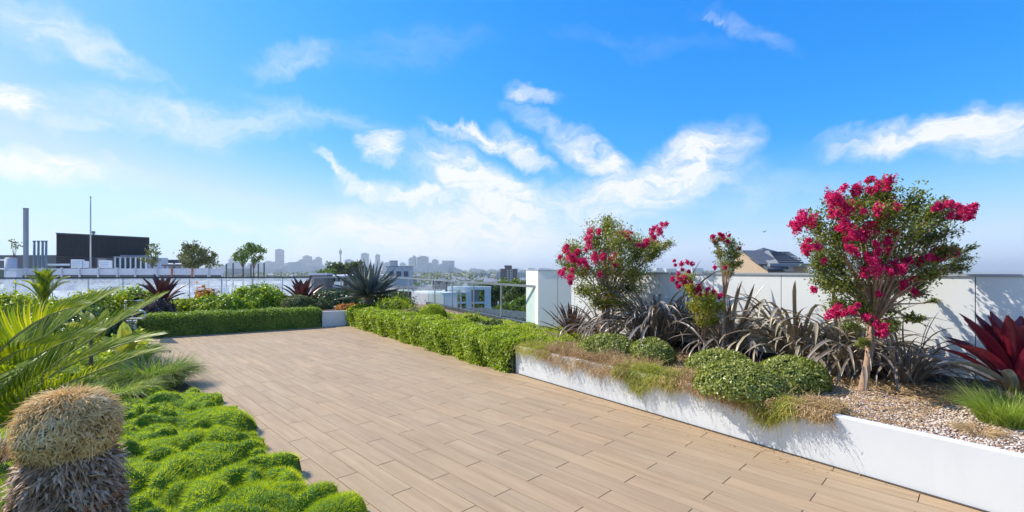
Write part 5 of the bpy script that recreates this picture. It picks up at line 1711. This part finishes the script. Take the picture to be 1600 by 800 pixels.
far_tree('roof_tree', 22, 42, 0.3, [(17, 378, 4), (25, 380, 4), (21, 386, 3), (28, 384, 3)], 'far_leaf_olive', 'spindly little tree at the far left beyond the tall flue', 40, .22, trunk_r=.04)
far_tree('roof_tree', 238, 42, 0.3, [(235, 392, 6), (241, 384, 5), (238, 402, 7), (232, 408, 6), (244, 408, 6), (245, 396, 4)], 'far_leaf_olive', 'sparse thin tree at the right end of the black box', 110, .2, trunk_r=.05)
far_tree('roof_tree', 300, 43, 0.3, [(297, 384, 8), (304, 390, 10), (292, 395, 9), (300, 402, 13), (310, 404, 9), (290, 410, 9), (302, 413, 10), (312, 394, 7)], 'far_leaf_olive', 'bushy olive tree behind the grey panel parapet', 330, .2)
far_tree('roof_tree', 326, 44, 0.3, [(322, 392, 5), (323, 402, 7), (330, 406, 8), (318, 412, 8), (332, 413, 7), (335, 398, 4)], 'far_leaf_olive', 'lighter loose tree right of the bushy olive tree', 200, .2, trunk_r=.05)
far_tree('standard_tree', 380, 38, 0.3, [(372, 398, 6), (380, 392, 6), (385, 400, 6), (377, 405, 6), (370, 404, 4)], 'far_leaf_green', 'round headed tree, left of the pair in front of the skyline', 260, .17, trunk_r=.06)
far_tree('standard_tree', 396, 37, 0.3, [(391, 384, 6), (400, 386, 6), (408, 392, 6), (396, 396, 7), (404, 404, 5), (397, 408, 4), (390, 392, 5)], 'far_leaf_green', 'round headed tree, right of the pair in front of the skyline', 260, .17, trunk_r=.06)
far_tree('park_tree', 535, 75, -3, [(513, 424, 6), (521, 419, 7), (533, 420, 8), (545, 419, 8), (556, 417, 8), (540, 428, 10), (526, 428, 10), (556, 427, 10), (566, 422, 8)], 'far_leaf', 'dark bushy tree in front of the spire tower', 420, .42, trunk_r=.2)
far_tree('park_tree', 508, 60, -3, [(503, 428, 6), (512, 427, 7), (520, 428, 7)], 'far_leaf_green', 'low bright bush left of the dark bushy tree', 300, .3, trunk_r=.1)

ptrees = [(772, 46, 452, 17), (790, 52, 446, 18), (812, 44, 455, 18), (838, 50, 448, 22), (760, 60, 456, 16), (826, 38, 478, 22), (795, 36, 487, 20), (770, 34, 492, 18), (745, 55, 470, 16), (720, 58, 468, 16), (850, 34, 486, 24), (785, 37, 508, 24), (815, 40, 505, 26), (750, 36, 505, 22)]
pl = ['palest crown', 'tall crown', 'crown nearest the pier', 'broad crown partly behind the pier', 'small crown beside the white frame', 'low spreading crown', 'low crown in the middle', 'lowest crown at the left', 'crown seen through the white frame', 'farthest left crown', 'near crown hidden by the pier', 'crown lowest behind the louvres', 'crown lowest beside the pier', 'crown lowest behind the white frame']
for (px, Y, py, r), lab in zip(ptrees, pl):
    bb = []
    for k in range(13):
        a = random.uniform(0, 6.28)
        q = math.sqrt(random.random())
        bb.append((px + r * q * math.cos(a), py + r * .5 * q * math.sin(a) + r * .3, r * random.uniform(.30, .5)))
    far_tree('park_tree', px, Y, GZ, bb, 'far_leaf_green' if random.random() < .75 else 'far_leaf', lab + ' among the park trees seen through the clear glass', 520, .30, 'park trees below the terrace', .25)

# ------------------------------------------------------------------ buildings just beyond the glass
o = thing('balcony_building', P(482, 31, -2), 'low building with teal fins and a white roof edge behind the far glass', 'building')
x0_, x1_ = P(480, 31).x, P(566, 31).x
rel(MB().box(x0_, 31.5, GZ, x1_, 37, ZL(433, 31)), o).build('body', M['lgrey'], o)
rel(MB().box(x0_ + .8, 30.6, ZL(433.2, 31), x1_ + .1, 37.2, ZL(430.2, 31)), o).build('roof_slab', M['white'], o)
for i, x in enumerate(range(496, 566, 9)):
    rel(MB().box(P(x, 31).x, 31.1, ZL(462, 31), P(x, 31).x + .16, 31.49, ZL(433.4, 31)), o).build('fin', M['teal'], o)
    rel(MB().box(P(x + 2, 31).x, 31.38, ZL(460, 31), P(x + 8, 31).x, 31.49, ZL(436, 31)), o).build('pane', M['glass_reflection'] if i % 2 else M['window'], o)
o = thing('outdoor_bench', P(518, 30, ZL(452, 30)), 'white lounge bench on the balcony behind the far glass', 'bench')
MB().box(0, 0, 0.10, .62, .45, .26).build('seat', M['white'], o, bevel=.02)
MB().box(0, .40, .262, .62, .48, .48).build('backrest', M['white'], o, bevel=.02)
for x in (.04, .52): MB().box(x, .05, 0, x + .05, .4, .098).build('leg', M['lgrey'], o)
o = thing('plant_box', P(483, 29, .2), 'brown grey box with a pale lid left of the teal fins', 'box')
MB().box(0, 0, -1.2, 1.1, 1.0, ZL(430, 29) - .2).build('body', M['brown_panel'], o)
MB().box(-.04, -.04, ZL(429.9, 29) - .2, 1.14, 1.04, ZL(427, 29) - .2).build('lid', M['lgrey'], o)

o = thing('grey_house', P(603, 72, -6), 'blue grey flat fronted building right of the big agave', 'building')
a, b = P(604, 72), P(640, 72)
rel(MB().box(a.x, 72, GZ, b.x, 74.5, ZL(417, 72)), o).build('body', M['lgrey'], o)
rel(MB().box(a.x - .1, 71.9, ZL(417, 72) + .002, b.x + .1, 74.6, ZL(416, 72)), o).build('coping', M['mgrey'], o)
for k in range(3): rel(MB().box(a.x + .4 + k * 1.15, 71.94, ZL(432, 72), a.x + 1.1 + k * 1.15, 72.0, ZL(424, 72)), o).build('window', M['window'], o)
o = thing('chimney', P(614, 73, ZL(416, 73)), 'square cream chimney on the blue grey building', 'chimney')
MB().box(-.5, 0, 0, .5, 1, .8).build('shaft', M['pale_wall'], o)
MB().box(-.55, -.05, .8, .55, 1.05, .9).build('cap', M['mgrey'], o)

o = thing('terrace_pavilion', P(598, 21, -.8), 'flat roofed pavilion with a white edge beyond the far balustrade', 'pavilion')
a, b, c, d = P(600, 23.5), P(693, 20.5), P(700, 24.5), P(604, 27)
rel(MB().prism([a, b, c, d], ZL(453.5, 23.5), ZL(450.5, 23.5)), o).build('roof', M['white'], o)
rel(MB().prism([a + (c - a) * .03, b + (d - b) * .03, c + (a - c) * .03, d + (b - d) * .03], ZL(450.5, 23.5), ZL(450.5, 23.5) + .03), o).build('roof_deck', M['brown_panel'], o)
rel(MB().prism([a + (c - a) * .05, b + (d - b) * .06, c, d], -2.5, ZL(453.5, 23.5) - .002), o).build('wall', M['brown_panel'], o)
o = thing('white_cabinet', P(641, 18, .35), 'low white cabinet with two doors under the pavilion roof', 'cabinet')
a, b = P(642, 19), P(694, 18)
W_ = (b - a).length
o.location = (a.x, a.y, -.2)
o.rotation_euler = (0, 0, math.atan2(b.y - a.y, b.x - a.x))
zt_ = ZL(456.5, 18.5) + .2
MB().box(0, 0.03, 0, W_, .8, zt_).build('carcass', M['white'], o, bevel=.01)
for k in range(2): MB().box(.15 + k * (W_ - .15) / 2, 0, .05, .12 + (k + 1) * (W_ - .15) / 2, .028, zt_ - .06).build('door', M['panel'], o)
o = thing('dark_wall', P(683, 22, -.5), 'tall brown grey wall left of the white frame', 'wall')
rel(MB().box(P(676, 22).x, 22, -3, P(701, 22).x, 22.5, ZL(438, 22)), o).build('wall', M['brown_panel'], o)
rel(MB().box(P(676, 22).x - .02, 21.98, ZL(438, 22) + .001, P(701, 22).x + .02, 22.52, ZL(436.8, 22)), o).build('capping', M['mgrey'], o)

wf = thing('white_pergola', P(700, 19, -1.5), 'white post and beam frame seen through the clear glass', 'pergola')
Ywf = 19.0
for (xa, xb) in ((699.5, 703), (708, 712), (728, 736), (757, 766.5)):
    rel(MB().box(P(xa, Ywf).x, Ywf, -2.5, P(xb, Ywf).x, Ywf + .25, ZL(453, Ywf)), wf).build('post', M['white'], wf)
rel(MB().box(P(699, Ywf).x, Ywf - .02, ZL(452.8, Ywf), P(767, Ywf).x, Ywf + .3, ZL(448, Ywf)), wf).build('beam', M['white'], wf)
rel(MB().box(P(736.3, Ywf).x, Ywf + .02, ZL(474.5, Ywf), P(756.7, Ywf).x, Ywf + .15, ZL(472, Ywf)), wf).build('rail', M['white'], wf)
rel(MB().box(P(712.3, Ywf).x, Ywf + .02, ZL(474.5, Ywf), P(727.7, Ywf).x, Ywf + .15, ZL(472, Ywf)), wf).build('rail', M['white'], wf)
for (xa, xb) in ((718.5, 720.5),):
    rel(MB().box(P(xa, Ywf).x, Ywf + .03, -2.5, P(xb, Ywf).x, Ywf + .14, ZL(453, Ywf)), wf).build('mullion', M['white'], wf)
rel(MB().box(P(736.5, Ywf).x, Ywf + .08, ZL(471.8, Ywf), P(748, Ywf).x, Ywf + .12, ZL(453, Ywf)), wf).build('pane', M['mgrey'], wf)
lv = thing('louvred_roof', P(700, 14, .1), 'dark louvred roof below the clear glass balustrade', 'louvred roof')
a, b = P(697, 16.2), P(822, 13.4)
d = (b - a)
pn = Vector((-d.y, d.x, 0)).normalized()
for k in range(15):
    q = a + d * (k / 14.5)
    qq = [q + d * 0.004, q + d * 0.045, q + d * 0.045 + pn * 1.6, q + d * 0.004 + pn * 1.6]
    rel(MB().prism([Vector((v_.x, v_.y)) for v_ in qq], 0.34 + (k % 2) * .004, .40), lv).build('louvre', M['dgrey'], lv)
rel(MB().wall(a - pn * .12, b - pn * .12, .10, .15, .38, 1), lv).build('beam', M['dark_metal'], lv)
rel(MB().prism([Vector((v_.x, v_.y)) for v_ in (a, b, b + pn * 1.7, a + pn * 1.7)], .24, .30), lv).build('base', M['dark_metal'], lv)

# house behind the parapet
hs = thing('brick_house', P(1205, 27, -3), 'brick house with a dark hipped roof rising behind the parapet', 'house')
Yh = 27.0
X = lambda px, Y=Yh: P(px, Y).x
zE = ZL(413, Yh)
rel(MB().prism([Vector((X(1201), Yh)), Vector((X(1262), Yh)), Vector((X(1262, Yh + 8), Yh + 8)), Vector((X(1201, Yh + 8), Yh + 8))], GZ, zE - .05), hs).build('wall', M['brick'], hs)
# gabled wing facing the terrace; the whole house is turned square to the line of sight
Yg = Yh - .8
sh = lambda x, y0, y1: x * y1 / y0
ga, gb = Vector((X(1148, 31.0), 31.0)), Vector((X(1200, Yg), Yg))
gl_ = [on_line(px_, ga, (gb - ga).normalized()) for px_ in (1148, 1162, 1200)]
gp = [(gl_[0], GZ), (gl_[2], GZ), (gl_[2], ZL(425, gl_[2].y)), (gl_[1], ZL(393.5, gl_[1].y)), (gl_[0], ZL(401, gl_[0].y))]
g = MB()
g.add([(q.x, q.y, z) for q, z in gp] + [(q.x + 1.2, q.y + .3, z) for q, z in gp],
      [(0, 1, 2, 3, 4), (9, 8, 7, 6, 5), (0, 5, 6, 1), (1, 6, 7, 2), (2, 7, 8, 3), (3, 8, 9, 4), (4, 9, 5, 0)])
rel(g, hs).build('gable_wall', M['brick'], hs)
t1_, t2_ = gp[3], (gl_[2], ZL(413.5, gl_[2].y))
g = MB()
for dz_ in (.10, -.02):
    g.v += [(t1_[0].x - .08, t1_[0].y, t1_[1] + dz_), (gl_[2].x - .08, gl_[2].y - .1, ZL(423, gl_[2].y) + dz_), (gl_[2].x + 1.3, gl_[2].y + .2, ZL(420, gl_[2].y) + dz_), (t1_[0].x + 1.3, t1_[0].y + .3, t1_[1] + dz_)]
g.f = [(0, 1, 2, 3), (7, 6, 5, 4), (0, 4, 5, 1), (1, 5, 6, 2), (2, 6, 7, 3), (3, 7, 4, 0)]
rel(g, hs).build('gable_roof', M['tile_roof'], hs)
Yf_, Yr_ = Yh - .3, Yh + 4.5
rp = (X(1193, Yr_), Yr_, ZL(387, Yr_))
rl_ = (X(1170, Yr_), Yr_, ZL(394, Yr_))
rr_r = (X(1228, Yr_), Yr_, ZL(396.5, Yr_))
fl_, fr2 = (X(1185, Yf_), Yf_, zE), (X(1259, Yf_), Yf_, zE)
g = MB().add([fl_, fr2, rr_r, rp, rl_, (X(1170, Yf_ + 2), Yf_ + 2, zE + .4), (X(1262, Yh + 9), Yh + 9, zE), (X(1170, Yh + 9), Yh + 9, zE)],
             [(0, 1, 2, 3), (0, 3, 4), (0, 4, 5), (1, 6, 2), (2, 6, 7, 4, 3), (4, 7, 5), (5, 7, 6, 1, 0)])
rel(g, hs).build('main_roof', M['tile_roof'], hs)
lift = 0.05
pt = lambda px, f: Vector((X(px, Yf_ + (Yr_ - Yf_) * f), Yf_ + (Yr_ - Yf_) * f, zE + (rp[2] - zE) * f * (0.9 if f > .5 else 1) + lift))
g = MB().add([pt(1200, 0.0), pt(1217, 0.0), pt(1201, 0.86), pt(1184, 0.80)], [(0, 1, 2, 3)])
rel(g, hs).build('valley_roof', M['tile_roof_pale'], hs)
for k in range(1, 9):
    f = k / 9.5
    y_ = Yf_ + (Yr_ - Yf_) * f
    xa, xb = X(1198 - 3 * f, y_), X(1259 - 30 * f, y_)
    z_ = zE + (rp[2] - zE) * f * (1 - 0.17 * f)
    rel(MB().box(xa, y_, z_ - .03, xb, y_ + .05, z_ + .035), hs).build('tile_course', M['tile_roof'], hs)
rel(MB().box(X(1194), Yh - .62, zE - .13, X(1266), Yh - .35, zE + .04), hs).build('gutter', M['mgrey'], hs)
rel(MB().box(X(1222), Yh - .05, ZL(424, Yh), X(1239), Yh - .003, ZL(415.5, Yh)), hs).build('window_surround', M['pale_wall'], hs)

# bird
bd_ = thing('bird', PP(1194, 362, 30), 'tiny dark bird in the sky above the brick house', 'bird')
g = MB().add([(0, -.05, 0), (.12, 0, .01), (0, .05, 0), (-.12, 0, .01), (0, 0, -.04)], [(0, 1, 4), (1, 2, 4), (2, 3, 4), (3, 0, 4), (0, 3, 2, 1)])
g.build('body', M['dark_metal'], bd_)
MB().add([(0, -.03, 0), (.02, -.2, .07), (.06, -.18, .06), (.06, -.02, 0), (0, .03, 0), (.02, .2, .07), (.06, .18, .06), (.06, .02, 0)], [(0, 1, 2, 3), (4, 7, 6, 5)]).build('wings', M['dark_metal'], bd_)

# mid distance towers
tw = thing('brown_tower', P(795, 420, GZ), 'dark brown apartment tower above the park trees', 'tower block')
Yt = 420
tx = lambda px: P(px, Yt).x
for (xa, xb, yt, dy) in ((782, 790.5, 420, 0), (791, 800, 418.5, -1.5), (800.5, 808.5, 420, 0), (789, 800, 415.5, 4)):
    rel(MB().box(tx(xa), Yt + dy, GZ, tx(xb), Yt + 14, ZL(yt, Yt)), tw).build('block', M['tower_brown'], tw)
rel(MB().box(tx(788), Yt + 3, ZL(418, Yt), tx(799), Yt + 10, ZL(414.5, Yt)), tw).build('roof_house', M['tower_brown'], tw)
for xa, dy in ((783, 0), (786.5, 0), (792, -1.5), (797, -1.5), (802, 0), (805.5, 0)):
    for fl in range(11):
        zz_ = ZL(421.5, Yt) - fl * 2.1
        rel(MB().box(tx(xa), Yt + dy - .12, zz_ - 1.3, tx(xa + 2), Yt + dy - .01, zz_), tw).build('window', M['tower'] if xa in (792, 797) else M['window'], tw)
tw2 = thing('pale_block', P(800, 650, GZ), 'pale wide apartment block behind the brown tower', 'building')
Yt = 650
rel(MB().box(tx(776), Yt, GZ, tx(842), Yt + 30, ZL(425, Yt)), tw2).build('body', M['pale_wall'], tw2)
rel(MB().box(tx(778), Yt + 5, ZL(425, Yt), tx(800), Yt + 20, ZL(422.5, Yt)), tw2).build('roof_house', M['pale_wall'], tw2)
for k in range(16):
    rel(MB().box(tx(777) + k * 3.7, Yt - .2, GZ, tx(777) + k * 3.7 + 1.6, Yt - .01, ZL(426, Yt)), tw2).build('window_strip', M['tower_dark'], tw2)
ar = thing('arched_block', P(755, 800, GZ), 'grey block with a shallow arched roof left of the brown tower', 'building')
Yt = 800
g = MB()
pts = [(tx(745), ZL(428, Yt)), (tx(748), ZL(427, Yt)), (tx(752), ZL(426.3, Yt)), (tx(757), ZL(426.3, Yt)), (tx(762), ZL(427, Yt)), (tx(764), ZL(428, Yt))]
pp_ = [(pts[0][0], GZ)] + pts + [(pts[-1][0], GZ)]
n8 = len(pp_)
g.add([(x, Yt, z) for x, z in pp_] + [(x, Yt + 40, z) for x, z in pp_], [tuple(range(n8))[::-1], tuple(range(n8, 2 * n8))] + [(i, (i + 1) % n8, n8 + (i + 1) % n8, n8 + i) for i in range(n8)])
rel(g, ar).build('body', M['tower_dark'], ar)
for k in range(6): rel(MB().box(tx(746.5 + k * 2.9), Yt - .3, ZL(434, Yt), tx(748 + k * 2.9), Yt - .02, ZL(429, Yt)), ar).build('window', M['tower'], ar)


# skyline
def tower(boxes, Y, lab, m='tower', name='office_tower', cat='tower', spire=None):
    cx = sum((b[0] + b[1]) / 2 for b in boxes) / len(boxes)
    t = thing(name, P(cx, Y, GZ), lab, cat, 'towers of the distant skyline')
    for j, (xa, xb, yt) in enumerate(boxes):
        x0, x1, zt = P(xa, Y).x, P(xb, Y).x, ZL(yt, Y)
        g = MB().box(x0, Y + j * 3, GZ, x1, Y + 40, zt)
        rel(g, t).build('shaft', M[m], t)
        g = MB()
        nf = int((zt - GZ) / 9)
        for f in range(nf):
            g.box(x0 - .8, Y + j * 3 - .8, GZ + 4 + f * 9, x1 + .8, Y + 39, GZ + 7 + f * 9)
        rel(g, t).build('floor_band', M['tower_dark'] if m == 'tower' else M['tower'], t, kind='stuff')
        rel(MB().box(x0 + (x1 - x0) * .2, Y + 8, zt - .5, x0 + (x1 - x0) * .7, Y + 30, zt + 4), t).build('roof_plant', M['tower_dark'], t)
    if spire:
        x, y0_, y1_ = spire
        rel(MB().tube([(P(x, Y).x, Y + 10, ZL(y0_, Y)), (P(x, Y).x, Y + 10, ZL(y1_, Y))], [2.2, .6], 6), t).build('spire', M['tower_dark'], t)
    return t


YC = 2600
tower([(430, 438.6, 390)], YC, 'tallest slim tower, standing alone right of the round headed trees', 'tower_dark')
tower([(413.5, 421, 408.5), (419, 427, 411)], YC, 'broad mid height block just left of the tallest slim tower')
tower([(443, 448, 412)], YC, 'short slim tower just right of the tallest slim tower')
tower([(450, 457, 415.5), (457, 466, 418)], YC + 100, 'low pair of blocks left of the stepped twin tower')
tower([(466.3, 474, 406), (472.5, 483, 400.2)], YC, 'stepped wide tower with a rounded top', spire=(477.5, 400, 398.5))
tower([(487, 494, 406.3), (492.5, 498.6, 402.3)], YC, 'stepped tower right of the wide rounded one')
tower([(499, 506, 416)], YC + 200, 'low block just right of the stepped towers')
tower([(509, 515, 417.5)], YC + 200, 'lowest block between the stepped towers and the dark bushy tree')
tower([(538.5, 548.5, 406)], YC, 'block standing right of the spire tower')
tower([(564, 573, 396)], YC, 'tall tower rising above the left of the agave')
tower([(586.5, 591, 398)], YC, 'slim tower rising above the right of the agave')
tower([(592.5, 600, 411)], YC + 100, 'low tower right of the agave tips')
tower([(625, 631.5, 411)], YC + 100, 'low tower left of the double shafted tower')
tower([(638.5, 645, 403.5), (643.8, 648.2, 400.4)], YC, 'double shafted tower in the right hand group')
tower([(651, 656.5, 402.5), (655, 667.8, 401)], YC, 'widest tall tower with a small mast in the right hand group', 'tower_dark', spire=(656, 401, 397.5))
tower([(670, 677, 414.5), (674.8, 683.3, 406)], YC, 'stepped tower at the right of the right hand group')
tower([(682, 690, 421), (688, 697, 424.5)], YC + 100, 'low dark block trailing off right of the skyline', 'tower_dark')
tower([(357, 364.5, 404.5)], YC, 'pale tower seen behind the metal fence posts')
tower([(372, 378, 410), (386, 389, 412)], YC, 'pale pair of blocks behind the left round headed tree')
tower([(399, 404, 414), (405, 411, 411)], YC + 100, 'pale blocks just right of the round headed trees')
tower([(340, 346, 414)], YC + 100, 'small pale block just left of the metal fence')
# spire tower
st = thing('spire_tower', P(532, YC - 100, GZ), 'slender observation tower with a turret and a thin mast', 'observation tower', 'towers of the distant skyline')
k_ = (YC - 100) / FPX
zf = lambda y: ZL(y, YC - 100) - GZ
MB().tube([(0, 0, 0), (0, 0, zf(397))], [4.2, 3.6], 10).build('shaft', M['tower_dark'], st)
MB().tube([(0, 0, zf(398)), (0, 0, zf(396)), (0, 0, zf(393.5)), (0, 0, zf(392.0)), (0, 0, zf(390.5))], [3.0, 7.2, 8.8, 8.2, 3.6], 14).build('turret', M['tower_dark'], st)
MB().tube([(0, 0, zf(390.6)), (0, 0, zf(386.5))], [1.9, .7], 6).build('mast', M['tower_dark'], st)

# low city: nobody could count it
g = MB()
for k in range(1500):
    Y = random.uniform(1500, 4200)
    px = random.uniform(-200, 1100) if random.random() < .3 else random.uniform(335, 705)
    w_, d_, h_ = random.uniform(14, 45), random.uniform(15, 30), random.uniform(8, 26) * (1.5 if random.random() < .12 else 1)
    if 335 < px < 705: h_ *= 1.35
    x = P(px, Y).x
    g.box(x, Y, GZ, x + w_, Y + d_, GZ + h_)
for k in range(110):
    Y = random.uniform(2500, 3600)
    px = random.uniform(348, 704)
    w_ = random.uniform(12, 30)
    g.box(P(px, Y).x, Y, GZ, P(px, Y).x + w_, Y + 30, EYE + random.uniform(.0, 8.5 if 400 < px < 520 or 580 < px < 690 else 5) * Y / FPX)
g.build('city_blocks', M['tower'], label='mass of low hazy city buildings at the foot of the skyline', cat='city', kind='stuff')
g = MB()
for k in range(800):
    Y = random.uniform(160, 1500)
    px = random.uniform(-100, 1500)
    w_, d_, h_ = random.uniform(8, 20), random.uniform(8, 16), random.uniform(4, 9)
    x = P(px, Y).x
    g.box(x, Y, GZ, x + w_, Y + d_, GZ + h_ * .7)
    g.add([(x - .4, Y - .4, GZ + h_ * .7), (x + w_ + .4, Y - .4, GZ + h_ * .7), (x + w_ + .4, Y + d_ + .4, GZ + h_ * .7), (x - .4, Y + d_ + .4, GZ + h_ * .7), (x + w_ * .3, Y + d_ / 2, GZ + h_ * 1.1), (x + w_ * .7, Y + d_ / 2, GZ + h_ * 1.1)],
          [(0, 1, 5, 4), (1, 2, 5), (2, 3, 4, 5), (3, 0, 4)])
g.build('suburb_houses', M['mgrey'], label='scattered suburban roofs beyond the park trees', cat='houses', kind='stuff')
n = 26000
Yf = 110 + 2400 * rng.uniform(0, 1, n) ** 1.6
xf = (rng.uniform(-150, 1500, n) - 800) / FPX * Yf
cl_ = np.sin(xf * .021 + Yf * .013) * np.sin(Yf * .03 + xf * .006)
ok = cl_ > -.15
Yf, xf = Yf[ok], xf[ok]
n = len(Yf)
pos = np.stack([xf, Yf, GZ + rng.uniform(2, 9, n)], 1)
V, F = leaf_geo(pos, rand_dir(n), 2.2 + Yf * .004, 1.8 + Yf * .004, .3)
ob('far_woodland', mesh_np('far_woodland', V, [F]), M['far_leaf'], label='far belts of trees between the suburban roofs', cat='trees', kind='stuff')

# ------------------------------------------------------------------ the air: haze
mh = bpy.data.materials.new('haze air')
mh.use_nodes = True
hn = NT(mh.node_tree)
vol = hn.new('ShaderNodeVolumePrincipled', ins={'Color': rgba((0.93, 0.98, 1.0)), 'Density': 0.00018, 'Anisotropy': 0.2})
o_ = hn.new('ShaderNodeOutputMaterial')
hn.t.links.new(vol.outputs[0], o_.inputs['Volume'])
MB().box(-23000, -500, GZ - 2, 23000, 19500, 135).build('haze', mh, kind='stuff')
